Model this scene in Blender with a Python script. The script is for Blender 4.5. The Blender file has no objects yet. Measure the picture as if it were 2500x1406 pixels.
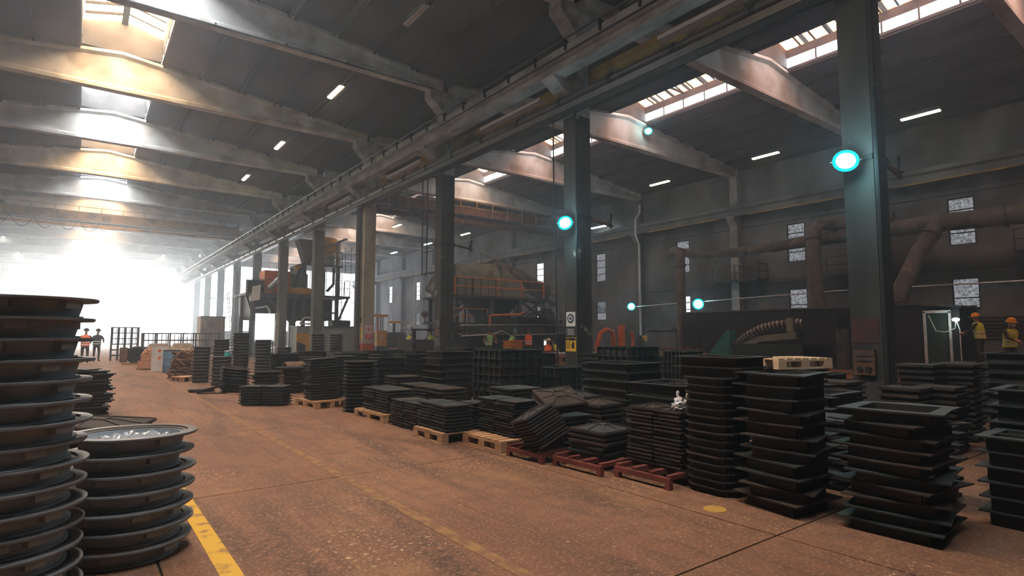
import bpy, bmesh, math, random
from mathutils import Vector, Matrix, Euler
R = math.radians
PI = math.pi
random.seed(7)
scene = bpy.context.scene
C = scene.collection

# ------------------------------------------------------------------ camera
cam_d = bpy.data.cameras.new('camera')
cam_d.sensor_width = 36.0
cam_d.lens = 36.0 * 1401.0 / 2500.0
cam_d.clip_start = 0.05
cam_d.clip_end = 400
cam = bpy.data.objects.new('camera', cam_d)
cam.location = (0, 0, 1.5)
cam.rotation_euler = (R(90 + 4.65), 0, R(-36.85))
C.objects.link(cam)
scene.camera = cam

# ------------------------------------------------------------------ view, world
vs = scene.view_settings
vs.view_transform = 'Standard'
vs.look = 'None'
vs.gamma = 1.0
vs.use_curve_mapping = False
vs.exposure = 0.0
scene.cycles.max_bounces = 5
scene.cycles.diffuse_bounces = 2
scene.cycles.glossy_bounces = 2
scene.cycles.transmission_bounces = 2
scene.cycles.volume_bounces = 0
scene.cycles.transparent_max_bounces = 4
scene.cycles.sample_clamp_indirect = 4.0
scene.cycles.caustics_reflective = False
scene.cycles.caustics_refractive = False
world = bpy.data.worlds.new('daylight')
scene.world = world
world.use_nodes = True
bg = world.node_tree.nodes['Background']
bg.inputs[0].default_value = (0.80, 0.90, 1.0, 1)
bg.inputs[1].default_value = 3.0
world.cycles.sampling_method = 'NONE'
scene.cycles.use_light_tree = False
scene.cycles.adaptive_threshold = 0.025

# light levels of the place (radiance of the lit glazing, power of the lamps)
L_SHEET_A, L_SLOT_A = 28.5, 4.0      # roof monitors over the near nave
L_SHEET_B, L_SLOT_B = 7.0, 13.0        # dirtier monitors over the far nave
L_DOOR, L_GLAZING = 190.0, 9.0         # open gate and end glazing
HAZE = 0.0042

# daylight standing in the open end gate and the end glazing of the second nave
def area_light(name, loc, rot, sx, sy, radiance, col):
    d = bpy.data.lights.new(name, 'AREA')
    d.shape = 'RECTANGLE'; d.size = sx; d.size_y = sy
    d.energy = radiance * sx * sy * PI
    d.color = col
    o = bpy.data.objects.new(name, d)
    o.location = loc; o.rotation_euler = rot
    C.objects.link(o)
    return o
area_light('gate_daylight', (1.6, 116.6, 3.4), (R(-90), 0, 0), 9.4, 6.8, L_DOOR, (0.80, 0.91, 1.0))

# ------------------------------------------------------------------ helpers
class MB:
    """collects shapes into one mesh"""
    def __init__(s): s.v = []; s.f = []
    def add(s, vs, fs, M=None):
        b = len(s.v)
        s.v += [tuple(M @ Vector(p)) for p in vs] if M is not None else [tuple(p) for p in vs]
        s.f += [tuple(i + b for i in f) for f in fs]
        return s
    def box(s, c, d, M=None, rot=None):
        x, y, z = d[0] / 2, d[1] / 2, d[2] / 2
        p = [(-x,-y,-z),(x,-y,-z),(x,y,-z),(-x,y,-z),(-x,-y,z),(x,-y,z),(x,y,z),(-x,y,z)]
        T = Matrix.Translation(c)
        if rot is not None: T = T @ Euler(rot).to_matrix().to_4x4()
        if M is not None: T = M @ T
        return s.add(p, [(0,3,2,1),(4,5,6,7),(0,1,5,4),(1,2,6,5),(2,3,7,6),(3,0,4,7)], T)
    def b2(s, a, b):
        return s.box([(a[i] + b[i]) / 2 for i in range(3)], [abs(b[i] - a[i]) for i in range(3)])
    def prism(s, poly, y0, y1, axis='Y'):
        n = len(poly)
        def m(p, t):
            return {'Y': (p[0], t, p[1]), 'X': (t, p[0], p[1]), 'Z': (p[0], p[1], t)}[axis]
        vs = [m(p, y0) for p in poly] + [m(p, y1) for p in poly]
        fs = [tuple(range(n)), tuple(range(2 * n - 1, n - 1, -1))]
        fs += [(i, i + n, (i + 1) % n + n, (i + 1) % n) for i in range(n)]
        return s.add(vs, fs)
    def tube(s, path, r, seg=8, cap=True, rs=None):
        P = [Vector(p) for p in path]; n = len(P); vs = []; fs = []
        up = Vector((0, 0, 1)); prev = None
        for i, p in enumerate(P):
            t = (P[min(i + 1, n - 1)] - P[max(i - 1, 0)]).normalized()
            if prev is None:
                a = up.cross(t)
                if a.length < 1e-3: a = Vector((1, 0, 0)).cross(t)
                a.normalize()
            else:
                a = prev - t * prev.dot(t); a.normalize()
            prev = a; b = t.cross(a)
            rr = rs[i] if rs else r
            for k in range(seg):
                w = 2 * PI * k / seg
                vs.append(tuple(p + a * (rr * math.cos(w)) + b * (rr * math.sin(w))))
        for i in range(n - 1):
            for k in range(seg):
                k2 = (k + 1) % seg
                fs.append((i * seg + k, i * seg + k2, (i + 1) * seg + k2, (i + 1) * seg + k))
        if cap:
            fs.append(tuple(range(seg - 1, -1, -1))); fs.append(tuple((n - 1) * seg + k for k in range(seg)))
        return s.add(vs, fs)
    def bar(s, a, b, w, h=None):
        """rectangular bar from a to b"""
        h = h or w
        a = Vector(a); b = Vector(b); d = b - a; L = d.length
        q = d.to_track_quat('Z', 'Y').to_matrix().to_4x4()
        return s.box((0, 0, 0), (w, h, L), Matrix.Translation((a + b) / 2) @ q)
    def lathe(s, prof, seg=24, M=None, close=True, a0=0.0, a1=2 * PI):
        n = len(prof); vs = []; fs = []
        full = abs(a1 - a0 - 2 * PI) < 1e-6
        m = seg if full else seg + 1
        for k in range(m):
            w = a0 + (a1 - a0) * k / seg
            for r, z in prof: vs.append((r * math.cos(w), r * math.sin(w), z))
        for k in range(seg):
            k2 = (k + 1) % m
            for i in range(n if close else n - 1):
                j = (i + 1) % n
                fs.append((k * n + i, k2 * n + i, k2 * n + j, k * n + j))
        return s.add(vs, fs, M)
    def ball(s, c, r, seg=12, rings=8, sc=(1, 1, 1)):
        vs = []; fs = []
        for i in range(rings + 1):
            t = PI * i / rings
            for k in range(seg):
                w = 2 * PI * k / seg
                vs.append((c[0] + sc[0] * r * math.sin(t) * math.cos(w), c[1] + sc[1] * r * math.sin(t) * math.sin(w), c[2] + sc[2] * r * math.cos(t)))
        for i in range(rings):
            for k in range(seg):
                k2 = (k + 1) % seg
                fs.append((i * seg + k, (i + 1) * seg + k, (i + 1) * seg + k2, i * seg + k2))
        return s.add(vs, fs)
    def mesh(s, name, mat, smooth=False):
        me = bpy.data.meshes.new(name)
        me.from_pydata(s.v, [], s.f)
        bm = bmesh.new(); bm.from_mesh(me)
        bmesh.ops.recalc_face_normals(bm, faces=bm.faces)
        bm.to_mesh(me); bm.free()
        if smooth:
            me.polygons.foreach_set('use_smooth', [True] * len(me.polygons))
            me.update()
            try: me.set_sharp_from_angle(angle=R(35))
            except Exception: pass
        me.materials.append(mat)
        return me

def link(name, me, parent=None, loc=(0, 0, 0), rot=(0, 0, 0), kind=None, label=None, cat=None, group=None):
    o = bpy.data.objects.new(name, me)
    C.objects.link(o)
    o.location = loc; o.rotation_euler = rot
    if parent: o.parent = parent
    if kind: o['kind'] = kind
    if label: o['label'] = label
    if cat: o['category'] = cat
    if group: o['group'] = group
    return o
def thing(name, label, cat, loc=(0, 0, 0), rot=(0, 0, 0), group=None, kind=None):
    return link(name, None, None, loc, rot, kind, label, cat, group)
def put(mb, name, mat, parent=None, smooth=False, **k):
    return link(name, mb.mesh(name, mat, smooth), parent, **k)

# ------------------------------------------------------------------ materials
def mat(name, c1, c2=None, rough=0.8, metal=0.0, scale=2.0, detail=4.0, lo=0.35, hi=0.65, bump=0.0, stretch=(1, 1, 1), c3=None, s3=0.5, spec=0.3, vary=0.0, bscale=None, lo3=0.48, hi3=0.62):
    m = bpy.data.materials.new(name); m.use_nodes = True
    nt = m.node_tree; N = nt.nodes; L = nt.links
    b = N['Principled BSDF']
    b.inputs['Roughness'].default_value = rough
    b.inputs['Metallic'].default_value = metal
    b.inputs['Specular IOR Level'].default_value = spec
    if c2 is None:
        b.inputs['Base Color'].default_value = (*c1, 1)
        if not (vary or bump): return m
    geo = N.new('ShaderNodeNewGeometry')
    mp = N.new('ShaderNodeMapping'); mp.inputs['Scale'].default_value = stretch
    L.new(geo.outputs['Position'], mp.inputs['Vector'])
    out = None
    if c2 is not None:
        nz = N.new('ShaderNodeTexNoise'); nz.inputs['Scale'].default_value = scale; nz.inputs['Detail'].default_value = detail
        L.new(mp.outputs[0], nz.inputs['Vector'])
        rp = N.new('ShaderNodeValToRGB')
        rp.color_ramp.elements[0].position = lo; rp.color_ramp.elements[0].color = (*c1, 1)
        rp.color_ramp.elements[1].position = hi; rp.color_ramp.elements[1].color = (*c2, 1)
        L.new(nz.outputs['Fac'], rp.inputs['Fac'])
        out = rp.outputs['Color']
        if c3 is not None:
            n3 = N.new('ShaderNodeTexNoise'); n3.inputs['Scale'].default_value = s3; n3.inputs['Detail'].default_value = 6
            L.new(geo.outputs['Position'], n3.inputs['Vector'])
            r3 = N.new('ShaderNodeValToRGB'); r3.color_ramp.elements[0].position = lo3; r3.color_ramp.elements[1].position = hi3
            L.new(n3.outputs['Fac'], r3.inputs['Fac'])
            mx = N.new('ShaderNodeMixRGB'); L.new(r3.outputs['Color'], mx.inputs['Fac'])
            L.new(out, mx.inputs[1]); mx.inputs[2].default_value = (*c3, 1)
            out = mx.outputs[0]
    if vary:
        oi = N.new('ShaderNodeObjectInfo')
        mr = N.new('ShaderNodeMapRange'); mr.inputs['To Min'].default_value = 1 - vary; mr.inputs['To Max'].default_value = 1 + vary
        L.new(oi.outputs['Random'], mr.inputs['Value'])
        hs = N.new('ShaderNodeHueSaturation')
        if out: L.new(out, hs.inputs['Color'])
        else: hs.inputs['Color'].default_value = (*c1, 1)
        L.new(mr.outputs[0], hs.inputs['Value'])
        out = hs.outputs[0]
    if out: L.new(out, b.inputs['Base Color'])
    if bump:
        bn = N.new('ShaderNodeTexNoise'); bn.inputs['Scale'].default_value = bscale or scale * 6; bn.inputs['Detail'].default_value = 6
        L.new(mp.outputs[0], bn.inputs['Vector'])
        bp = N.new('ShaderNodeBump'); bp.inputs['Strength'].default_value = bump; bp.inputs['Distance'].default_value = 0.02
        L.new(bn.outputs['Fac'], bp.inputs['Height']); L.new(bp.outputs[0], b.inputs['Normal'])
    return m

def emit(name, col, strength, noise=None):
    m = bpy.data.materials.new(name); m.use_nodes = True
    nt = m.node_tree; N = nt.nodes; L = nt.links
    for n in list(N): N.remove(n)
    o = N.new('ShaderNodeOutputMaterial'); e = N.new('ShaderNodeEmission')
    e.inputs[0].default_value = (*col, 1); e.inputs[1].default_value = strength
    if noise:
        g = N.new('ShaderNodeNewGeometry'); nz = N.new('ShaderNodeTexNoise'); nz.inputs['Scale'].default_value = noise; nz.inputs['Detail'].default_value = 8
        mr = N.new('ShaderNodeMapRange'); mr.inputs['From Min'].default_value = 0.35; mr.inputs['From Max'].default_value = 0.65
        mr.inputs['To Min'].default_value = strength * 0.35; mr.inputs['To Max'].default_value = strength * 1.3
        L.new(g.outputs['Position'], nz.inputs['Vector']); L.new(nz.outputs['Fac'], mr.inputs['Value']); L.new(mr.outputs[0], e.inputs[1])
    L.new(e.outputs[0], o.inputs[0])
    return m

M = {}
M['concrete'] = mat('concrete', (0.22, 0.21, 0.19), (0.36, 0.34, 0.31), scale=1.2, bump=0.3, rough=0.9, c3=(0.13, 0.11, 0.09), s3=0.6, lo3=0.5, hi3=0.75)
M['beam'] = mat('beam_concrete', (0.42, 0.415, 0.39), (0.60, 0.59, 0.56), scale=0.8, bump=0.25, rough=0.9, stretch=(1, 1, 0.5), c3=(0.36, 0.325, 0.28), s3=0.7)
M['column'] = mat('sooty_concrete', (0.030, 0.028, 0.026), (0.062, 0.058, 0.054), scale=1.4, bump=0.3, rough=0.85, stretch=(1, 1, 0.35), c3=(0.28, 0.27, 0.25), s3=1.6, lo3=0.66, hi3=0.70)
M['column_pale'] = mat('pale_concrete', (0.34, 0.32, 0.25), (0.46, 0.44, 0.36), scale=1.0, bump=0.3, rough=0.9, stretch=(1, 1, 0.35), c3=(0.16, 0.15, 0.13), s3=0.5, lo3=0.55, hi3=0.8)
M['girder'] = mat('girder_concrete', (0.22, 0.225, 0.225), (0.42, 0.43, 0.43), scale=2.5, bump=0.4, rough=0.9, stretch=(1, 0.4, 1))
M['roof'] = mat('roof_panel', (0.058, 0.034, 0.026), (0.084, 0.050, 0.038), scale=0.5, rough=0.9, vary=0.12)
M['roof_b'] = mat('roof_panel_sooty', (0.040, 0.034, 0.032), (0.066, 0.054, 0.048), scale=0.5, rough=0.9, vary=0.12)
M['wall'] = mat('wall_concrete', (0.088, 0.09, 0.093), (0.175, 0.178, 0.18), scale=0.6, bump=0.2, rough=0.95, stretch=(1, 1, 0.6), c3=(0.08, 0.074, 0.068), s3=0.35)
M['wood'] = mat('pallet_wood', (0.30, 0.16, 0.08), (0.44, 0.26, 0.14), scale=3, stretch=(1, 1, 6), rough=0.9, vary=0.15)
M['wood_pale'] = mat('pale_wood', (0.50, 0.34, 0.20), (0.66, 0.48, 0.30), scale=3, rough=0.9, vary=0.2)
M['slate'] = mat('slate_cast_iron', (0.20, 0.25, 0.285), (0.30, 0.355, 0.39), scale=3, rough=0.55, bump=0.25, spec=0.5, c3=(0.19, 0.20, 0.20), s3=1.7, lo3=0.58, hi3=0.8)
M['slate_flange'] = mat('brown_grey_flange', (0.085, 0.085, 0.085), (0.14, 0.138, 0.135), scale=3, rough=0.5, bump=0.25, spec=0.6, c3=(0.085, 0.066, 0.052), s3=1.7)
M['slate_far'] = mat('grey_cast_iron', (0.075, 0.08, 0.082), (0.12, 0.126, 0.128), scale=3, rough=0.6, bump=0.25, spec=0.5, c3=(0.085, 0.072, 0.06), s3=1.7)
M['iron'] = mat('dark_cast_iron', (0.011, 0.0115, 0.011), (0.021, 0.022, 0.021), scale=4, rough=0.6, bump=0.3, spec=0.45, c3=(0.030, 0.021, 0.015), s3=1.2, vary=0.25)
M['iron_rust'] = mat('rusted_cast_iron', (0.024, 0.018, 0.014), (0.044, 0.030, 0.022), scale=5, rough=0.75, bump=0.3, spec=0.3, vary=0.25)
M['iron_green'] = mat('greenish_cast_iron', (0.011, 0.016, 0.015), (0.019, 0.027, 0.025), scale=4, rough=0.6, bump=0.3, spec=0.45, vary=0.25)
M['red_steel'] = mat('red_primed_steel', (0.12, 0.03, 0.024), (0.18, 0.05, 0.036), scale=4, rough=0.7)
M['steel'] = mat('dark_steel', (0.05, 0.05, 0.052), (0.10, 0.10, 0.10), scale=3, rough=0.5, metal=0.3, spec=0.5)
M['pipe'] = mat('glossy_black_pipe', (0.022, 0.023, 0.025), (0.04, 0.04, 0.042), scale=3, rough=0.35, spec=0.5)
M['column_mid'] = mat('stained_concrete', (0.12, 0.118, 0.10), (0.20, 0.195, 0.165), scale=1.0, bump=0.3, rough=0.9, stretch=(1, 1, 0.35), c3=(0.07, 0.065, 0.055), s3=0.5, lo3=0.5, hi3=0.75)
M['black'] = mat('black_paint', (0.015, 0.015, 0.016), rough=0.6)
M['rusty'] = mat('rusty_steel', (0.10, 0.05, 0.03), (0.18, 0.09, 0.05), scale=3, rough=0.85)
M['galv'] = mat('galvanised', (0.35, 0.37, 0.38), (0.5, 0.52, 0.53), scale=6, rough=0.4, metal=0.7)
M['duct'] = mat('sooty_duct', (0.07, 0.065, 0.06), (0.13, 0.12, 0.105), scale=2, rough=0.8, c3=(0.20, 0.17, 0.14), s3=2.2, lo3=0.58, hi3=0.7)
M['yellow'] = mat('yellow_paint', (0.55, 0.27, 0.02), (0.70, 0.38, 0.04), scale=2, rough=0.6)
M['ochre'] = mat('ochre_paint', (0.30, 0.17, 0.04), (0.42, 0.24, 0.05), scale=1.5, rough=0.7, c3=(0.12, 0.08, 0.05), s3=0.9)
M['orange'] = mat('orange_paint', (0.62, 0.13, 0.03), (0.75, 0.20, 0.05), scale=2, rough=0.6)
M['rail_orange'] = mat('orange_railing', (0.72, 0.24, 0.07), rough=0.6)
M['green'] = mat('green_grey_paint', (0.19, 0.235, 0.19), (0.28, 0.33, 0.27), scale=1.6, rough=0.75, c3=(0.08, 0.07, 0.055), s3=1.0, lo3=0.55, hi3=0.8)
M['dgreen'] = mat('dark_green_paint', (0.02, 0.04, 0.032), (0.035, 0.06, 0.048), scale=2, rough=0.7)
M['greygreen'] = mat('grey_green_cabinet', (0.26, 0.30, 0.29), (0.34, 0.38, 0.36), scale=1.2, rough=0.6)
M['white'] = mat('white_sheet', (0.80, 0.80, 0.79), rough=0.7)
M['offwhite'] = mat('dirty_white', (0.5, 0.5, 0.48), (0.66, 0.66, 0.64), scale=3, rough=0.7)
M['blue'] = mat('blue_paint', (0.10, 0.20, 0.32), (0.14, 0.26, 0.40), scale=2, rough=0.5)
M['teal'] = mat('teal_paint', (0.03, 0.20, 0.20), (0.05, 0.30, 0.30), scale=2, rough=0.6)
M['rubber'] = mat('black_hose', (0.012, 0.012, 0.012), rough=0.5)
M['red_band'] = mat('red_painted_base', (0.34, 0.07, 0.04), (0.46, 0.11, 0.06), scale=2, rough=0.85, c3=(0.12, 0.07, 0.05), s3=2.0, lo3=0.55, hi3=0.7)
# ------------------------------------------------------------------ the building
B, Y0 = 7.85, 4.5                       # column spacing, first column
XW, XC, XR = -10.0, 11.7, 33.0          # wall, middle column row, right wall
RA, RB = 0.85, 22.7                     # ridge lines of the two naves
ZR, SL = 13.1, 0.115                    # ridge height, roof slope
ZB = 11.45                              # underside of the roof beams
YE = 117.0                              # end of the first nave
NB = 10
YF = Y0 + B * NB                        # end of the second nave
YS = Y0 - 2 * B                         # back wall
def roofz(x, ridge): return ZR - SL * abs(x - ridge)

# floor: one bed and cast slabs with open joints
def floor_material():
    m = bpy.data.materials.new('dusty_concrete_floor'); m.use_nodes = True
    nt = m.node_tree; N = nt.nodes; L = nt.links; b = N['Principled BSDF']
    b.inputs['Roughness'].default_value = 0.75; b.inputs['Specular IOR Level'].default_value = 0.25
    g = N.new('ShaderNodeNewGeometry')
    def noise(scale, st=(1, 1, 1), det=5, rot=0.0, dist=0.0):
        mp = N.new('ShaderNodeMapping'); mp.inputs['Scale'].default_value = st; mp.inputs['Rotation'].default_value = (0, 0, rot)
        L.new(g.outputs['Position'], mp.inputs['Vector'])
        n = N.new('ShaderNodeTexNoise'); n.inputs['Scale'].default_value = scale; n.inputs['Detail'].default_value = det; n.inputs['Distortion'].default_value = dist
        L.new(mp.outputs[0], n.inputs['Vector']); return n.outputs['Fac']
    def ramp(f, p0, p1, c0=(0, 0, 0), c1=(1, 1, 1)):
        r = N.new('ShaderNodeValToRGB'); r.color_ramp.elements[0].position = p0; r.color_ramp.elements[1].position = p1
        r.color_ramp.elements[0].color = (*c0, 1); r.color_ramp.elements[1].color = (*c1, 1)
        L.new(f, r.inputs['Fac']); return r.outputs['Color']
    def mix(f, a, bcol, amt=1.0):
        x = N.new('ShaderNodeMixRGB')
        if amt != 1.0:
            mu = N.new('ShaderNodeMath'); mu.operation = 'MULTIPLY'; mu.inputs[1].default_value = amt; L.new(f, mu.inputs[0]); f = mu.outputs[0]
        L.new(f, x.inputs['Fac']); L.new(a, x.inputs[1])
        if isinstance(bcol, tuple): x.inputs[2].default_value = (*bcol, 1)
        else: L.new(bcol, x.inputs[2])
        return x.outputs[0]
    c = ramp(noise(0.45), 0.32, 0.70, (0.145, 0.063, 0.033), (0.232, 0.113, 0.062))
    c = mix(ramp(noise(5.0, det=10), 0.42, 0.72), c, (0.115, 0.056, 0.031), 0.7)
    c = mix(ramp(noise(2.0, (2.6, 0.22, 1), 8, R(5), 1.6), 0.50, 0.64), c, (0.10, 0.053, 0.032), 0.6)
    def tracks(rot, scale, dist, lo):
        mp = N.new('ShaderNodeMapping'); mp.inputs['Rotation'].default_value = (0, 0, rot)
        L.new(g.outputs['Position'], mp.inputs['Vector'])
        w = N.new('ShaderNodeTexWave'); w.wave_type = 'BANDS'; w.bands_direction = 'X'
        w.inputs['Scale'].default_value = scale; w.inputs['Distortion'].default_value = dist; w.inputs['Detail'].default_value = 3; w.inputs['Detail Scale'].default_value = 0.25; w.inputs['Detail Roughness'].default_value = 0.35
        L.new(mp.outputs[0], w.inputs['Vector'])
        k = N.new('ShaderNodeMath'); k.operation = 'MULTIPLY'
        L.new(ramp(w.outputs['Fac'], lo, 1.0), k.inputs[0]); L.new(ramp(noise(0.55, (1, 0.4, 1), 4), 0.40, 0.62), k.inputs[1])
        q = N.new('ShaderNodeMath'); q.operation = 'MULTIPLY'
        L.new(k.outputs[0], q.inputs[0]); L.new(ramp(noise(14, (1, 1, 1), 3), 0.35, 0.6), q.inputs[1])
        return q.outputs[0]
    c = mix(tracks(R(8), 0.35, 9.0, 0.70), c, (0.05, 0.028, 0.019), 1.0)
    c = mix(tracks(R(-14), 0.27, 12.0, 0.74), c, (0.05, 0.028, 0.019), 1.0)
    c = mix(ramp(noise(0.9, (1, 1, 1), 4), 0.60, 0.72), c, (0.25, 0.145, 0.06), 0.5)
    sp = N.new('ShaderNodeMath'); sp.operation = 'MULTIPLY'
    L.new(ramp(noise(26, det=3), 0.60, 0.66), sp.inputs[0]); L.new(ramp(noise(0.8, det=3), 0.5, 0.62), sp.inputs[1])
    c = mix(sp.outputs[0], c, (0.50, 0.36, 0.20), 0.85)
    c = mix(ramp(noise(38, det=4), 0.52, 0.68), c, (0.34, 0.20, 0.125), 0.5)
    c = mix(ramp(noise(55, det=3), 0.55, 0.66), c, (0.08, 0.045, 0.03), 0.5)
    L.new(c, b.inputs['Base Color'])
    bp = N.new('ShaderNodeBump'); bp.inputs['Strength'].default_value = 0.8; bp.inputs['Distance'].default_value = 0.02
    L.new(noise(9, (1, 0.5, 1), 9), bp.inputs['Height']); L.new(bp.outputs[0], b.inputs['Normal'])
    return m
M['floor'] = floor_material()
M['joint'] = mat('joint_dirt', (0.035, 0.022, 0.016), rough=0.95)
fl = put(MB().b2((XW, YS, -0.30), (XR, YE, -0.02)), 'floor', M['joint'], kind='structure', label='brown dusty concrete floor of the foundry hall', cat='floor')
slab_y = [-11.2] + [2.36 + 3.72 * k for k in range(-2, 32)]
slab_x = [-10.0, -6.6, -3.2, 0.48, 4.25, 7.97, 11.7, 16.9, 22.2, 27.6, 33.0]
cache = {}
for i in range(len(slab_x) - 1):
    for j in range(len(slab_y) - 1):
        x0, x1, y0, y1 = slab_x[i], slab_x[i + 1], slab_y[j], slab_y[j + 1]
        if j > 12 and (i > 4 or i < 2): continue
        key = (round(x1 - x0, 2), round(y1 - y0, 2))
        if key not in cache:
            w, d = key
            cache[key] = MB().box((0, 0, -0.02), (w - 0.016, d - 0.016, 0.04)).mesh('slab', M['floor'])
        link('slab', cache[key], fl, ((x0 + x1) / 2, (y0 + y1) / 2, 0.0))
put(MB().b2((-10.0, 46.98, -0.04), (-3.2, YE, 0.0)).b2((11.7, 46.98, -0.04), (33.0, YE, 0.0)), 'slab', M['floor'], fl)

def worn_line(name, x, w, y0, y1, wear, label):
    m = mat('yellow_floor_paint' + name, *(((0.50, 0.285, 0.03), (0.22, 0.115, 0.05)) if name == '1' else ((0.235, 0.125, 0.048), (0.165, 0.08, 0.042))), scale=7, lo=wear, hi=wear + 0.14, rough=0.8)
    mb = MB()
    for j in range(len(slab_y) - 1):
        a, b_ = max(y0, slab_y[j] + 0.009), min(y1, slab_y[j + 1] - 0.009)
        if b_ > a: mb.b2((x - w / 2, a, 0.0005), (x + w / 2, b_, 0.003))
    put(mb, 'trim_' + name, m, kind='structure', label=label, cat='floor marking')
worn_line('1', 0.83, 0.125, -4, 6.6, 0.52, 'bold yellow line painted on the floor beside the round frames')
worn_line('2', 2.30, 0.10, -4, 70, 0.42, 'faded worn yellow line along the middle of the aisle')

# ceiling: deck with the monitor openings, and precast roof panels under it
MW = 1.37                               # half width of a roof monitor
def nave(ridge, x0, x1, ys, ye, key, matl, first_sky, label):
    mb = MB()
    for s, xe in ((-1, x0), (1, x1)):
        xa = ridge + s * (MW + 0.08)
        mb.prism([(xa, roofz(xa, ridge) + 0.16), (xe, roofz(xe, ridge) + 0.16), (xe, roofz(xe, ridge) + 0.36), (xa, roofz(xa, ridge) + 0.36)], ys, ye)
    z = roofz(ridge + MW, ridge)
    mb.b2((ridge - MW, ys, z + 0.16), (ridge + MW, first_sky, z + 0.36))
    deck = put(mb, 'ceiling', matl, kind='structure', label=label, cat='ceiling')
    pw = {}
    ny = int(round((ye - Y0) / B))
    for s, xe in ((-1, x0), (1, x1)):
        L = abs(xe - ridge) - MW
        n = 6; w = L / n
        ang = math.atan(SL) * s
        k = (key, s)
        me = MB()
        me.box((0, 0, 0.06), (w / math.cos(ang) - 0.07, B - 0.40, 0.12))
        me.box((-w / 2 + 0.10, 0, -0.06), (0.10, B - 0.40, 0.12)).box((w / 2 - 0.10, 0, -0.06), (0.10, B - 0.40, 0.12))
        me = me.mesh('roof_panel', matl)
        for j in range(-2, ny + 1):
            yc = Y0 + B * (j + 0.5)
            if yc > ye - 1: continue
            for i in range(n):
                x = ridge + s * (MW + w * (i + 0.5))
                link('roof_panel', me, deck, (x, yc, roofz(x, ridge) + 0.03), (0, ang, 0))
    return deck
nave(RA, XW, XC, YS, YE, 'A', M['roof'], Y0 - B, 'dark brown precast panel ceiling over the aisle nave')
nave(RB, XC, XR, YS, YF, 'B', M['roof_b'], YS + 0.2, 'sooty precast panel ceiling over the machinery nave')

# roof monitors with translucent sheets and open slots
M['sheetA'] = emit('lit_sheet_near_nave', (0.90, 0.95, 1.0), L_SHEET_A)
M['slotA'] = emit('daylight_slot_near_nave', (0.86, 0.93, 1.0), L_SLOT_A)
M['sheetB'] = emit('lit_amber_sheet', (1.0, 0.38, 0.16), L_SHEET_B)
M['slotB'] = emit('daylight_slot_second_nave', (0.82, 0.91, 1.0), L_SLOT_B)
M['bar'] = mat('dark_glazing_bar', (0.022, 0.018, 0.016), rough=0.8)
M['curb'] = mat('monitor_curb', (0.07, 0.065, 0.062), (0.11, 0.10, 0.095), scale=1.5, rough=0.85)
def monitor_meshes(tag, sheet, slot):
    LY = B - 0.44
    d = {}
    h0, h1, h2 = (0.0, 0.42, 0.80) if tag != 'A' and tag != 'W' else (0.0, 0.30, 1.0)
    zr = h2 + 0.35
    mb = MB()                                        # curb boards above the slots and end boards
    for s in (-1, 1):
        mb.b2((s * MW, -LY / 2, h1), (s * (MW + 0.06), LY / 2, h2))
        mb.b2((s * MW, -LY / 2, -0.12), (s * (MW + 0.06), LY / 2, h0))
    for e in (-1, 1):
        mb.prism([(-MW, h0), (MW, h0), (MW, h2), (0, zr), (-MW, h2)], e * LY / 2, e * (LY / 2 + 0.06))
    d['curb'] = mb.mesh('curb', M['curb'])
    for s in (-1, 1):
        d['sheet%d' % s] = MB().add([(s * MW, -LY / 2, h2), (s * MW, LY / 2, h2), (0.03 * s, LY / 2, zr), (0.03 * s, -LY / 2, zr)], [(0, 1, 2, 3)]).mesh('sheet', sheet)
        d['slot%d' % s] = MB().b2((s * (MW + 0.02), -LY / 2, h0), (s * (MW + 0.04), LY / 2, h1)).mesh('louvre_glass', slot)
    d['ridge'] = MB().box((0, 0, zr - 0.06), (0.22, LY, 0.16)).mesh('ridge_bar', M['bar'])
    d['purlin'] = MB().b2((-MW, -0.03, -0.09), (0, 0.03, 0.01)).mesh('purlin', M['bar'])
    d['post'] = MB().b2((-0.03, -0.03, 0), (0.03, 0.03, h1)).mesh('slot_post', M['curb'])
    d['brace'] = MB().box((0, 0, h2 - 0.04), (2 * MW, 0.07, 0.09)).mesh('cross_tie', M['bar'])
    return d, h2, zr
def monitor(d, h2, zr, ridge, yc, detail, label, group):
    z = roofz(ridge + MW, ridge) + 0.12
    t = thing('roof_skylight', label, 'skylight', (ridge, yc, z), group=group, kind='structure')
    link('curb', d['curb'], t); link('ridge_bar', d['ridge'], t)
    for s in (-1, 1):
        link('sheet', d['sheet%d' % s], t, label='glowing translucent roof sheet')
        link('louvre_glass', d['slot%d' % s], t, label='bright daylight slot')
    if detail:
        LY = B - 0.44
        a = math.atan2(zr - h2, MW)
        for k in range(1, detail):
            y = -LY / 2 + LY * k / detail
            for s in (-1, 1):
                link('purlin', d['purlin'], t, (0, y, zr - 0.03), (0, -a if s < 0 else PI + a, 0))
                if k % 2 == 0: link('slot_post', d['post'], t, (s * MW, y, 0))
        link('cross_tie', d['brace'], t, (0, -LY / 6, 0)); link('cross_tie', d['brace'], t, (0, LY / 6, 0))
    return t
M['sheetW'] = emit('lit_warm_sheet_near_nave', (1.0, 0.68, 0.40), L_SHEET_A)
dA = monitor_meshes('A', M['sheetA'], M['slotA'])
dW = monitor_meshes('W', M['sheetW'], M['slotA'])
ordn = ['first', 'second', 'third', 'fourth', 'fifth', 'sixth', 'seventh', 'eighth', 'ninth', 'tenth', 'eleventh', 'twelfth', 'thirteenth', 'fourteenth', 'fifteenth', 'sixteenth', 'seventeenth', 'eighteenth']
n = 0
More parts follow.
